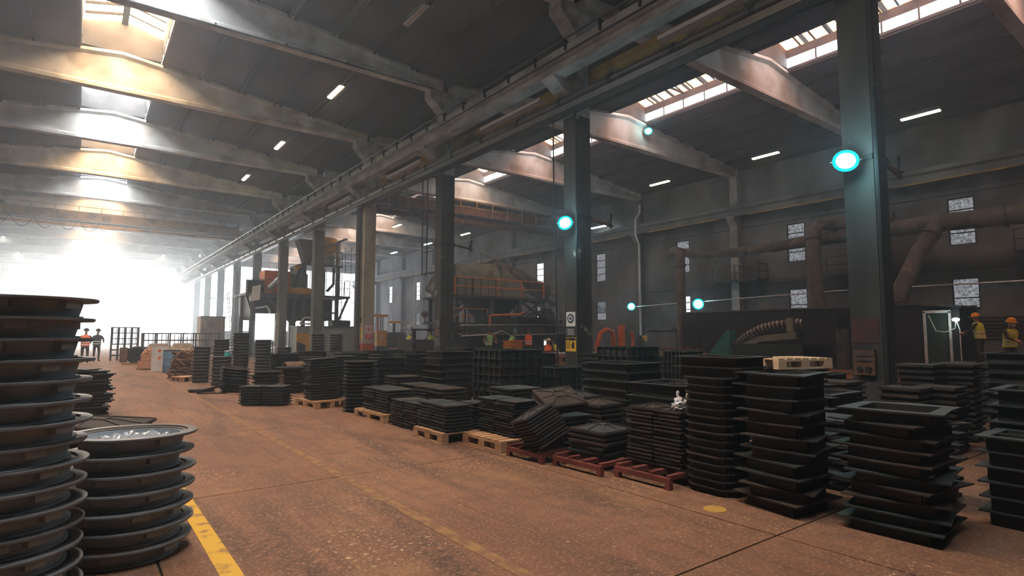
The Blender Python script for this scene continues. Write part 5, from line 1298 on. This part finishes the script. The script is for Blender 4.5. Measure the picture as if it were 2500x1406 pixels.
for k in range(3): put(MB().box((-0.016, 0, 0.06 - 0.06 * k), (0.006, 0.26, 0.018)), 'text_line', M['sign_white'], t)
t = thing('hand_warning_sign', 'yellow hand injury warning sign on the second column', 'sign', (xa, ya, 1.22))
plate_sign(t, 0, 0, 0, 0.42, 0.40, M['sign_yellow'], 'plate', 'X')
put(MB().box((-0.016, 0, 0.15), (0.006, 0.40, 0.08)), 'black_band', M['black'], t)
put(MB().add([(-0.021, 0.145, 0.12), (-0.021, 0.085, 0.12), (-0.021, 0.115, 0.175)], [(0, 1, 2)]), 'warning_triangle', M['sign_yellow'], t)
for k in range(4): put(MB().box((-0.016, 0.10, 0.06 - 0.055 * k), (0.006, 0.15, 0.018)), 'text_line', M['black'], t)
put(MB().box((-0.016, -0.10, -0.06), (0.006, 0.09, 0.11)).box((-0.016, -0.07, 0.03), (0.006, 0.022, 0.08)).box((-0.016, -0.10, 0.035), (0.006, 0.022, 0.09)).box((-0.016, -0.13, 0.025), (0.006, 0.022, 0.07)).box((-0.016, -0.04, -0.03), (0.006, 0.02, 0.08)), 'hand_symbol', M['black'], t)
for k, z in enumerate((1.95, 1.60, 1.22)):
    put(MB().b2((11.388, COLS[2].location.y - 0.20, z - 0.15), (11.40, COLS[2].location.y + 0.16, z + 0.15)), 'notice_plate', M['steel'] if k != 1 else M['rusty'], None, label='%s dull notice on the aisle face of the third column' % ('top', 'middle', 'bottom')[k], cat='sign', group='dull notices on the third column')
t = thing('switch_box', 'grey steel switch box low on the first column', 'switch box', (11.40, COLS[0].location.y + 0.02, 1.0))
put(MB().b2((-0.10, -0.17, -0.22), (0, 0.17, 0.22)), 'case', M['rusty'], t)
for z in (0.14, 0.05): put(MB().b2((-0.12, -0.14, z - 0.02), (-0.10, 0.14, z + 0.02)), 'louvre', M['steel'], t)
for y in (-0.07, 0.07): put(MB().tube([(-0.13, y, -0.12), (-0.10, y, -0.12)], 0.05, 12), 'socket', M['black'], t)
put(MB().b2((11.392, COLS[0].location.y - 0.22, 1.35), (11.399, COLS[0].location.y + 0.24, 1.80)), 'faded_panel', mat('faded_maroon', (0.075, 0.028, 0.024), (0.05, 0.032, 0.028), scale=4, rough=0.9), None, label='faded red painted square on the first column', cat='sign')
for j, z, sx in ((2, 5.15, 0.9), (1, 4.95, 0.95), (0, 4.75, 0.8)):
    y = COLS[j].location.y
    t = thing('cable_bracket', 'rusty cable bracket arm on the %s column' % ordn[j], 'bracket', (XC + 0.04, y, z))
    put(MB().b2((-0.33, -0.29, -0.05), (0.33, -0.26, 0.05)).b2((-0.33, 0.26, -0.05), (0.33, 0.29, 0.05)).b2((-0.33, -0.29, -0.05), (-0.30, 0.29, 0.05)).b2((0.30, -0.29, -0.05), (0.33, 0.29, 0.05)), 'clamp_band', M['black'], COLS[j], loc=(0, 0, z))
    put(MB().bar((0.3, -0.2, 0.0), (0.3 + sx, -0.2, -0.12), 0.07), 'arm', M['rusty'], t)
    put(MB().bar((0.2 + sx, -0.2, -0.2), (0.24 + sx, -0.2, 0.28), 0.04).bar((0.1 + sx, -0.3, -0.1), (0.2 + sx, -0.1, 0.06), 0.05), 'hook', M['black'], t)
def conduit(path, r, matl, label, name='conduit', smooth=True):
    return put(MB().tube(path, r, 8), name, matl, None, smooth, label=label, cat='pipe')
y4 = COLS[3].location.y
conduit([(11.25, y4 + 0.10, 0), (11.25, y4 + 0.10, 8.0)], 0.11, M['steel'], 'thick dark pipe running down beside the pale column', 'down_pipe')
conduit([(11.28, y4 + 0.42, 0), (11.28, y4 + 0.42, 8.0)], 0.07, M['duct'], 'thinner sooty pipe beside the pale column', 'down_pipe')
y1 = COLS[0].location.y
conduit([(11.34, y1 - 0.34, 0), (11.34, y1 - 0.34, 8.0)], 0.045, M['black'], 'black conduit on the corner of the first column', 'conduit')
y2 = COLS[1].location.y
conduit([(11.15, y2 + 0.45, 8.05), (11.15, y2 + 0.43, 5.0), (11.18, y2 + 0.38, 2.0), (11.2, y2 + 0.36, 0.0)], 0.022, M['rubber'], 'black cable hanging from the pipe tray beside the second column', 'cable')
conduit([(11.34, y2 - 0.33, 0), (11.34, y2 - 0.33, 8.0)], 0.03, M['black'], 'thin black conduit up the second column', 'conduit')
y3 = COLS[2].location.y
t = thing('hanging_ladder_frame', 'thin black hanging frame beside the third column', 'frame', (11.3, y3 + 0.75, 0))
for dy in (0.0, 0.42): put(MB().tube([(0, dy, 4.0), (0, dy, 8.05)], 0.022, 6), 'side_bar', M['black'], t)
for z in (4.0, 4.9): put(MB().tube([(0, -0.5, z), (0, 0.42, z)], 0.02, 6), 'cross_bar', M['black'], t)

# ------------------------------------------------------------------ right wall: ducts, catwalks, drainpipe, partition, booth
def duct(path, r, label, rs=None, matl=None, collars=()):
    t = thing('air_duct', label, 'duct')
    put(MB().tube(path, r, 16, rs=rs), 'duct_run', matl or M['duct'], t, True)
    for (c, d, rr_) in collars:
        c, d = Vector(c), Vector(d).normalized() * 0.05
        put(MB().tube([c - d, c + d], rr_, 16), 'flange_ring', M['steel'], t, True)
    return t
duct([(30.5, 23.5, 6.80), (30.5, 22.6, 6.75), (30.5, 21.6, 6.45), (30.5, 20.4, 6.25), (30.5, 17, 6.35), (30.5, 12.0, 6.50), (30.5, 8.7, 6.48), (30.5, 2.0, 6.30), (30.5, -6, 6.3)], 0.28, 'long sooty air duct hung along the far wall', rs=[.25, .25, .26, .27, .28, .36, .40, .42, .42], collars=[((30.5, 16.5, 6.37), (0, 1, 0), 0.32), ((30.5, 6.5, 6.4), (0, 1, 0), 0.45)])
duct([(28.6, 21.3, 0), (28.6, 21.3, 5.9), (28.9, 21.5, 6.5), (29.6, 22.4, 6.75), (30.3, 23.2, 6.8)], 0.27, 'vertical dark duct with a hooked top rising before the wall', collars=[((28.6, 21.3, 5.6), (0, 0, 1), 0.31)])
duct([(28.9, 13.55, 2.5), (28.9, 13.6, 4.0), (29.05, 13.7, 5.6), (29.2, 13.75, 6.6), (29.6, 13.6, 7.05), (30.4, 13.2, 7.1), (30.5, 12.0, 7.0), (30.5, 10.6, 6.95)], 0.33, 'bowed vertical duct with an elbow joining the wall duct', rs=[.40, .36, .33, .33, .33, .33, .32, .32], collars=[((29.15, 13.74, 6.3), (0.1, 0, 1), 0.38)])
duct([(28.6, 9.95, 2.9), (28.7, 9.8, 3.6), (29.6, 9.35, 5.2), (30.3, 8.9, 6.3)], 0.34, 'slanting duct rising from the booth to the wall duct', collars=[((30.05, 9.05, 5.95), (0.5, -0.3, 0.8), 0.40)])
def catwalk(y0, y1, z, x, label):
    t = thing('wall_catwalk', label, 'catwalk')
    put(MB().b2((x - 0.5, y0, z - 0.1), (XR, y1, z)), 'deck', M['steel'], t)
    for y in (y0 + 0.4, y1 - 0.4): put(MB().bar((x - 0.4, y, z - 0.1), (XR, y, z - 0.9), 0.1), 'bracket', M['steel'], t)
    railing(t, [(x - 0.45, y0, z), (x - 0.45, y1, z)], 0.9, M['steel'], 1.4)
    railing(t, [(x - 0.45, y0, z), (XR - 0.05, y0, z)], 0.9, M['steel'], 1.4)
catwalk(18.3, 21.4, 4.85, 32.4, 'narrow railed catwalk on the wall beside the pale pilaster')
catwalk(12.9, 14.4, 4.75, 32.4, 'small railed catwalk on the wall behind the first column')
catwalk(3.2, 6.6, 5.15, 32.4, 'railed catwalk on the wall at the picture edge')
conduit([(32.5, 27.68, 11.0), (32.45, 27.68, 10.4), (32.02, 27.68, 9.85), (32.0, 27.68, 8.75), (32.36, 27.68, 8.1), (32.38, 27.68, 0)], 0.085, M['offwhite'], 'white drainpipe with offsets running down the sooty wall', 'drain_pipe')
conduit([(31.0, 27.8, 3.44), (31.0, 20, 3.60), (31.0, 13.4, 3.74), (31.0, 6.0, 3.72), (31.0, -4, 3.75)], 0.035, M['galv'], 'thin bright pipe strung along the far wall', 'air_pipe')
for k, y in enumerate((-3, 2, 7, 12.2, 17.3, 22.4, 27.6)): put(MB().bar((31.0, y, 3.66 if y < 20 else 3.5), (XR, y, 3.66 if y < 20 else 3.5), 0.04), 'pipe_hanger', M['steel'], None, label='%s thin bracket carrying the bright wall pipe' % ordn[k], cat='bracket', group='brackets of the wall pipe')
t = thing('dark_partition', 'long dark sheet partition before the far wall', 'partition')
for k in range(8): put(MB().b2((28.0, 11.4 + 1.18 * k, 0), (28.06, 12.56 + 1.18 * k, 2.72)), 'panel', M['black'], t)
put(MB().b2((27.95, 11.4, 2.72), (28.1, 20.85, 2.8)), 'top_rail', M['steel'], t)
t = thing('cooling_conveyor', 'dark green machine with a curved ribbed hose over it', 'machine')
cpath = [Vector((27.2, 16.9, 1.0)), Vector((27.2, 16.3, 1.45)), Vector((27.2, 15.5, 1.82)), Vector((27.2, 14.7, 2.0)), Vector((27.2, 13.7, 2.06)), Vector((27.2, 12.9, 2.0))]
put(MB().tube(cpath, 0.17, 12), 'hose_core', M['steel'], t, True)
for k in range(22):
    f = k / 21 * (len(cpath) - 1); i = min(int(f), len(cpath) - 2); c = cpath[i].lerp(cpath[i + 1], f - i); d = (cpath[i + 1] - cpath[i]).normalized() * 0.035
    put(MB().tube([c - d, c + d], 0.215, 12), 'hose_rib', M['galv'], t, True)
put(MB().add([(26.8, 17.6, 0.55), (26.8, 15.4, 1.45), (26.8, 13.6, 1.62), (26.8, 13.6, 1.30), (26.8, 15.4, 1.15), (26.8, 17.4, 0.35), (27.5, 17.6, 0.55), (27.5, 15.4, 1.45), (27.5, 13.6, 1.62), (27.5, 13.6, 1.30), (27.5, 15.4, 1.15), (27.5, 17.4, 0.35)], [(0, 1, 4, 5), (1, 2, 3, 4), (11, 10, 7, 6), (10, 9, 8, 7), (0, 6, 7, 1), (1, 7, 8, 2), (2, 8, 9, 3), (3, 9, 10, 4), (4, 10, 11, 5), (5, 11, 6, 0)]), 'conveyor_frame', M['green'], t)
put(MB().b2((26.6, 12.0, 0), (27.8, 16.8, 1.05)), 'machine_body', M['dgreen'], t)
put(MB().add([(26.7, 17.0, 0.3), (26.7, 18.4, 0.3), (26.7, 17.2, 1.7), (26.7, 17.0, 1.75), (27.3, 17.0, 0.3), (27.3, 18.4, 0.3), (27.3, 17.2, 1.7), (27.3, 17.0, 1.75)], [(0, 1, 2, 3), (7, 6, 5, 4), (0, 4, 5, 1), (1, 5, 6, 2), (2, 6, 7, 3), (3, 7, 4, 0)]), 'teal_guard', M['teal'], t)
put(MB().b2((26.9, 13.8, 1.62), (27.1, 14.1, 2.3)), 'stanchion', M['green'], t)
put(MB().b2((26.6, 11.6, 0), (28.4, 13.2, 2.4)), 'fan_housing', M['black'], t)
put(MB().b2((26.3, 11.2, 1.5), (26.6, 11.6, 1.75)).b2((26.3, 11.2, 0), (26.6, 11.6, 1.5)), 'control_post', M['steel'], t)
t = thing('low_gravel_bin', 'low pale bin heaped with small castings before the partition', 'bin', (25.6, 19.2, 0))
put(MB().b2((-0.5, -1.3, 0), (0.5, 1.3, 0.62)), 'bin_shell', M['concrete'], t)
hb = MB(); rr = random.Random(17)
for k in range(70): hb.ball((rr.uniform(-.45, .45), rr.uniform(-1.2, 1.2), 0.62 + rr.uniform(0, 0.14)), rr.uniform(0.04, 0.08), 6, 4)
put(hb, 'bin_fill', M['rusty'], t, kind='stuff')
t = thing('spray_booth', 'dark booth with a glowing pale door frame beside the workers', 'booth', (0, 0, 0))
for a, b in [((28.3, 10.4, 0), (30.6, 10.48, 2.75)), ((28.3, 8.92, 0), (28.36, 10.4, 2.75)), ((30.5, 7.7, 0), (30.6, 10.4, 2.75)), ((28.3, 7.7, 0), (28.36, 8.0, 2.6))]:
    put(MB().b2(a, b), 'wall_sheet', M['black'], t)
put(MB().add([(28.2, 7.6, 2.6), (30.7, 7.6, 2.6), (30.7, 10.5, 2.85), (28.2, 10.5, 2.85), (28.2, 7.6, 2.68), (30.7, 7.6, 2.68), (30.7, 10.5, 2.93), (28.2, 10.5, 2.93)], [(3, 2, 1, 0), (4, 5, 6, 7), (0, 1, 5, 4), (1, 2, 6, 5), (2, 3, 7, 6), (3, 0, 4, 7)]), 'roof_sheet', M['steel'], t)
df = put(MB().b2((28.22, 8.86, 0.1), (28.32, 8.94, 2.45)).b2((28.22, 7.98, 0.1), (28.32, 8.06, 2.45)).b2((28.22, 7.98, 2.39), (28.32, 8.94, 2.5)).b2((28.22, 7.98, 0.1), (28.32, 8.94, 0.18)), 'door_frame', M['offwhite'], t, label='pale lit door frame')
put(MB().b2((28.33, 8.06, 0.18), (28.36, 8.86, 2.39)), 'curtain', M['dgreen'], df)
dL = bpy.data.lights.new('booth_lamp', 'POINT'); dL.energy = 12; dL.color = (0.7, 1, 1); dL.shadow_soft_size = 0.08
tl = thing('bench_lamp', 'small glowing bench lamp on a pale cable beside the booth', 'lamp', (27.9, 7.72, 2.10))
le = emit('bench_lamp_glow', (0.85, 1.0, 0.98), 16)
put(MB().ball((0, 0, 0), 0.13, 12, 8, (0.5, 1, 0.6)), 'lamp_head', le, tl, True)
put(MB().tube([(0, 0, -0.05), (0.05, 0.05, -0.35), (0, 0.35, -0.5), (0.05, 0.7, -0.45), (0.1, 0.95, 0.2)], 0.018, 6).tube([(0.05, 0, -0.05), (0.05, -0.1, -0.4), (0.05, -0.1, -1.2), (0.05, -0.1, -2.05)], 0.02, 6), 'cable', M['offwhite'], tl, True)
lo = bpy.data.objects.new('booth_lamp', dL); C.objects.link(lo); lo.parent = tl; lo.location = (-0.2, 0, 0.0)
for k, (x, y, s) in enumerate([(31.6, 25.2, 0), (31.7, 9.4, 0)]):
    put(MB().box((x, y, 0.9), (0.5, 2.6, 1.8)).box((x - 0.1, y, 1.85), (0.5, 2.4, 0.1)), 'wall_cabinet', M['wall'], None, label='sooty cabinet along the far wall %s' % ('behind the orange manipulator', 'behind the two workers')[k], cat='cabinet')
for k in range(7):
    put(MB().b2((XR - 0.12, 3.0, 1.35 + 0.16 * k), (XR - 0.06, 13, 1.40 + 0.16 * k)), 'wall_pipe', M['duct'], None, label='%s of the parallel pipes low on the far wall' % ordn[k], cat='pipe', group='parallel pipes low on the far wall')
t = thing('caution_sign', 'small yellow caution sign on the wall behind the manipulator', 'sign', (31.0, 26.2, 1.25))
plate_sign(t, 0, 0, 0, 0.45, 0.36, M['sign_yellow'], 'plate', 'X')
for k in range(3): put(MB().box((-0.016, 0, 0.08 - 0.08 * k), (0.006, 0.3 - 0.06 * (k == 0), 0.03)), 'text_line', M['black'], t)
put(MB().box((0.05, 0, -0.7), (0.05, 0.05, 1.1)), 'post', M['steel'], t)
# low pale wall and castings behind the first column
put(MB().b2((14.2, 2.2, 0), (14.5, 4.9, 0.78)), 'low_block_wall', M['concrete'], None, label='low pale concrete kerb block behind the first column', cat='block')
# conveyor with small castings behind the second column
t = thing('roller_conveyor', 'low pale roller conveyor behind the dark stacks', 'conveyor', (19.5, 22.2, 0))
for s in (-0.5, 0.5): put(MB().b2((-3.5, s - 0.05, 0.42), (4.5, s + 0.05, 0.55)), 'side_rail', M['galv'], t)
for k in range(26): put(MB().tube([(-3.4 + 0.3 * k, -0.45, 0.52), (-3.4 + 0.3 * k, 0.45, 0.52)], 0.06, 8), 'roller', M['galv'], t, True)
for x in (-3.2, 0.5, 4.2):
    for s in (-0.5, 0.5): put(MB().box((x, s, 0.21), (0.08, 0.08, 0.42)), 'leg', M['rusty'], t)
t = thing('orange_mould_cart', 'low orange mould cart before the crouching workers', 'cart', (20.9, 24.3, 0))
put(MB().b2((-1.0, -0.4, 0.25), (1.0, 0.4, 0.42)), 'bed', M['orange'], t)
for x in (-0.7, 0.7):
    for y in (-0.35, 0.35): put(MB().lathe([(0, -0.05), (0.14, -0.05), (0.14, 0.05), (0, 0.05)], 14, Matrix.Translation((x, y, 0.14)) @ Matrix.Rotation(R(90), 4, 'X'), close=False), 'wheel', M['black'], t, True)
put(MB().b2((-0.6, -0.3, 0.42), (0.3, 0.3, 0.62)), 'mould_box', M['rusty'], t)

# plastic wrap lying inside the low slate stack
t = thing('plastic_wrap', 'crumpled clear plastic wrap inside the top of the low slate stack', 'plastic wrap', (0.31, 4.86, 0.735))
bm_ = bmesh.new(); bmesh.ops.create_grid(bm_, x_segments=26, y_segments=26, size=0.235)
rr = random.Random(31)
for v in list(bm_.verts):
    if v.co.length > 0.25: bm_.verts.remove(v); continue
    v.co.z = 0.03 * math.sin(31 * v.co.x + 5 * v.co.y) * math.sin(27 * v.co.y + 1) + rr.uniform(-0.012, 0.012) + 0.04
me_ = bpy.data.meshes.new('wrap_film'); bm_.to_mesh(me_); bm_.free()
me_.materials.append(mat('shiny_film', (0.30, 0.33, 0.36), rough=0.15, spec=0.8))
link('wrap_film', me_, t)
put(MB().lathe([(0.225, 0.0), (0.262, 0.0), (0.262, 0.02), (0.225, 0.03)], 28), 'wrap_edge', me_.materials[0], t, True)
# ------------------------------------------------------------------ lamps
M['tube'] = emit('warm_tube', (1.0, 0.90, 0.50), 16)
M['tube_w'] = emit('cool_tube', (0.85, 1.0, 1.0), 30)
M['tube_off'] = mat('unlit_diffuser', (0.55, 0.50, 0.45), rough=0.6)
def batten(mt):
    return (MB().box((0, 0, 0.06), (0.26, 1.56, 0.10)).mesh('housing', M['steel']),
            MB().prism([(-0.11, 0.01), (0.11, 0.01), (0.08, -0.05), (-0.08, -0.05)], -0.75, 0.75).mesh('diffuser', mt))
bt = {k: batten(M[k]) for k in ('tube', 'tube_w', 'tube_off')}
rod = MB().tube([(0, 0, 0.1), (0, 0, 1.0)], 0.012, 5).mesh('hanger_rod', M['steel'])
def tube_lamp(x, y, z, k, label, group, rods=False, watts=0):
    t = thing('ceiling_lamp', label, 'lamp', (x, y, z), group=group)
    link('housing', bt[k][0], t); link('diffuser', bt[k][1], t)
    if rods:
        for s in (-0.5, 0.5): link('hanger_rod', rod, t, (0, s, 0))
for i, (y, k) in enumerate([(16.6, 'tube_off'), (24.2, 'tube'), (33.1, 'tube'), (41.4, 'tube'), (76.2, 'tube_w'), (90, 'tube_w'), (105, 'tube_w')]):
    tube_lamp(8.45, y, roofz(8.45, RA) - 0.10, k, ('unlit' if k == 'tube_off' else 'glowing') + ' batten lamp on the aisle ceiling, %s in its row' % ordn[i], 'batten lamps over the aisle')
for i, (x, y) in enumerate([(-7.2, 82.9), (-6.9, 68), (-7.0, 98)]):
    tube_lamp(x, y, roofz(x, RA) - 0.10, 'tube_w', '%s small bright batten lamp on the far hazy side of the aisle ceiling' % ordn[i], 'batten lamps over the aisle')
for i, y in enumerate([9.12, 16.47, 23.76, 39.84, 47.57, 55.2, 63.7]):
    tube_lamp(29.9, y, 11.4, 'tube' if i < 5 else 'tube_w', 'suspended warm batten lamp near the far wall, %s in its row' % ordn[i], 'batten lamps over the machinery', True)
for i, (x, y) in enumerate([(22.6, 47.6), (22.4, 62.7)]):
    tube_lamp(x, y, 11.4, 'tube', '%s suspended batten lamp over the middle of the machinery nave' % ('nearer', 'farther')[i], 'batten lamps over the machinery', True)
tube_lamp(32.2, 31.6, 9.95, 'tube_w', 'small cool batten lamp hung against the wall behind the second column', 'batten lamps over the machinery', True)
# floodlights: round lens, yoke, housing, and an added glowing ring imitating cyan colour fringing
M['flood'] = emit('floodlight_lens', (0.86, 1.0, 1.0), 30)
M['flood_fringe'] = emit('floodlight_cyan_fringe', (0.0, 0.80, 0.92), 1.3)
def flood(loc, r, rz, tilt, label, watts):
    t = thing('floodlight', label, 'floodlight', loc, (0, 0, rz), group='round cyan floodlights')
    T = Matrix.Rotation(R(90) + tilt, 4, 'X')
    put(MB().lathe([(0.0, -0.02), (r * 0.74, -0.02), (r * 0.74, 0.0), (0.0, 0.012)], 24, T, close=False), 'lens', M['flood'], t)
    put(MB().lathe([(r * 0.74, -0.02), (r, -0.02), (r, 0.012), (r * 0.74, 0.012)], 24, T), 'rim', M['flood_fringe'], t, label='glowing ring imitating cyan colour fringe')
    put(MB().lathe([(r * 1.02, 0.005), (r * 1.02, -0.03), (r * 0.7, -0.14), (0, -0.16)], 20, T, close=False), 'housing', M['black'], t)
    put(MB().tube([(-r * 1.1, 0, 0), (-r * 1.1, 0.18, 0), (r * 1.1, 0.18, 0), (r * 1.1, 0, 0)], 0.014, 6).bar((0, 0.18, 0), (0, 0.34, 0), 0.04), 'yoke', M['steel'], t)
    d = bpy.data.lights.new('floodlight_beam', 'POINT'); d.energy = watts; d.color = (0.40, 0.90, 1.0); d.shadow_soft_size = r * 0.6
    lo = bpy.data.objects.new('floodlight_beam', d); C.objects.link(lo); lo.parent = t
    lo.location = (0, -0.30, -0.05)
flood((11.02, 4.55, 4.66), 0.215, R(-62), R(-12), 'big cyan-fringed floodlight on the first column', 85)
flood((11.02, 12.15, 4.71), 0.215, R(-52), R(-12), 'cyan-fringed floodlight on the second column', 85)
flood((30.72, 27.08, 3.46), 0.27, R(-50), R(-6), 'cyan-fringed floodlight beside the white drainpipe', 55)
flood((30.70, 21.62, 3.40), 0.34, R(-54), R(-6), 'cyan-fringed floodlight in front of the low bright window', 55)
flood((24.0, 19.75, 12.45), 0.22, R(-50), R(-10), 'cyan-fringed floodlight hung under the amber skylight', 25)
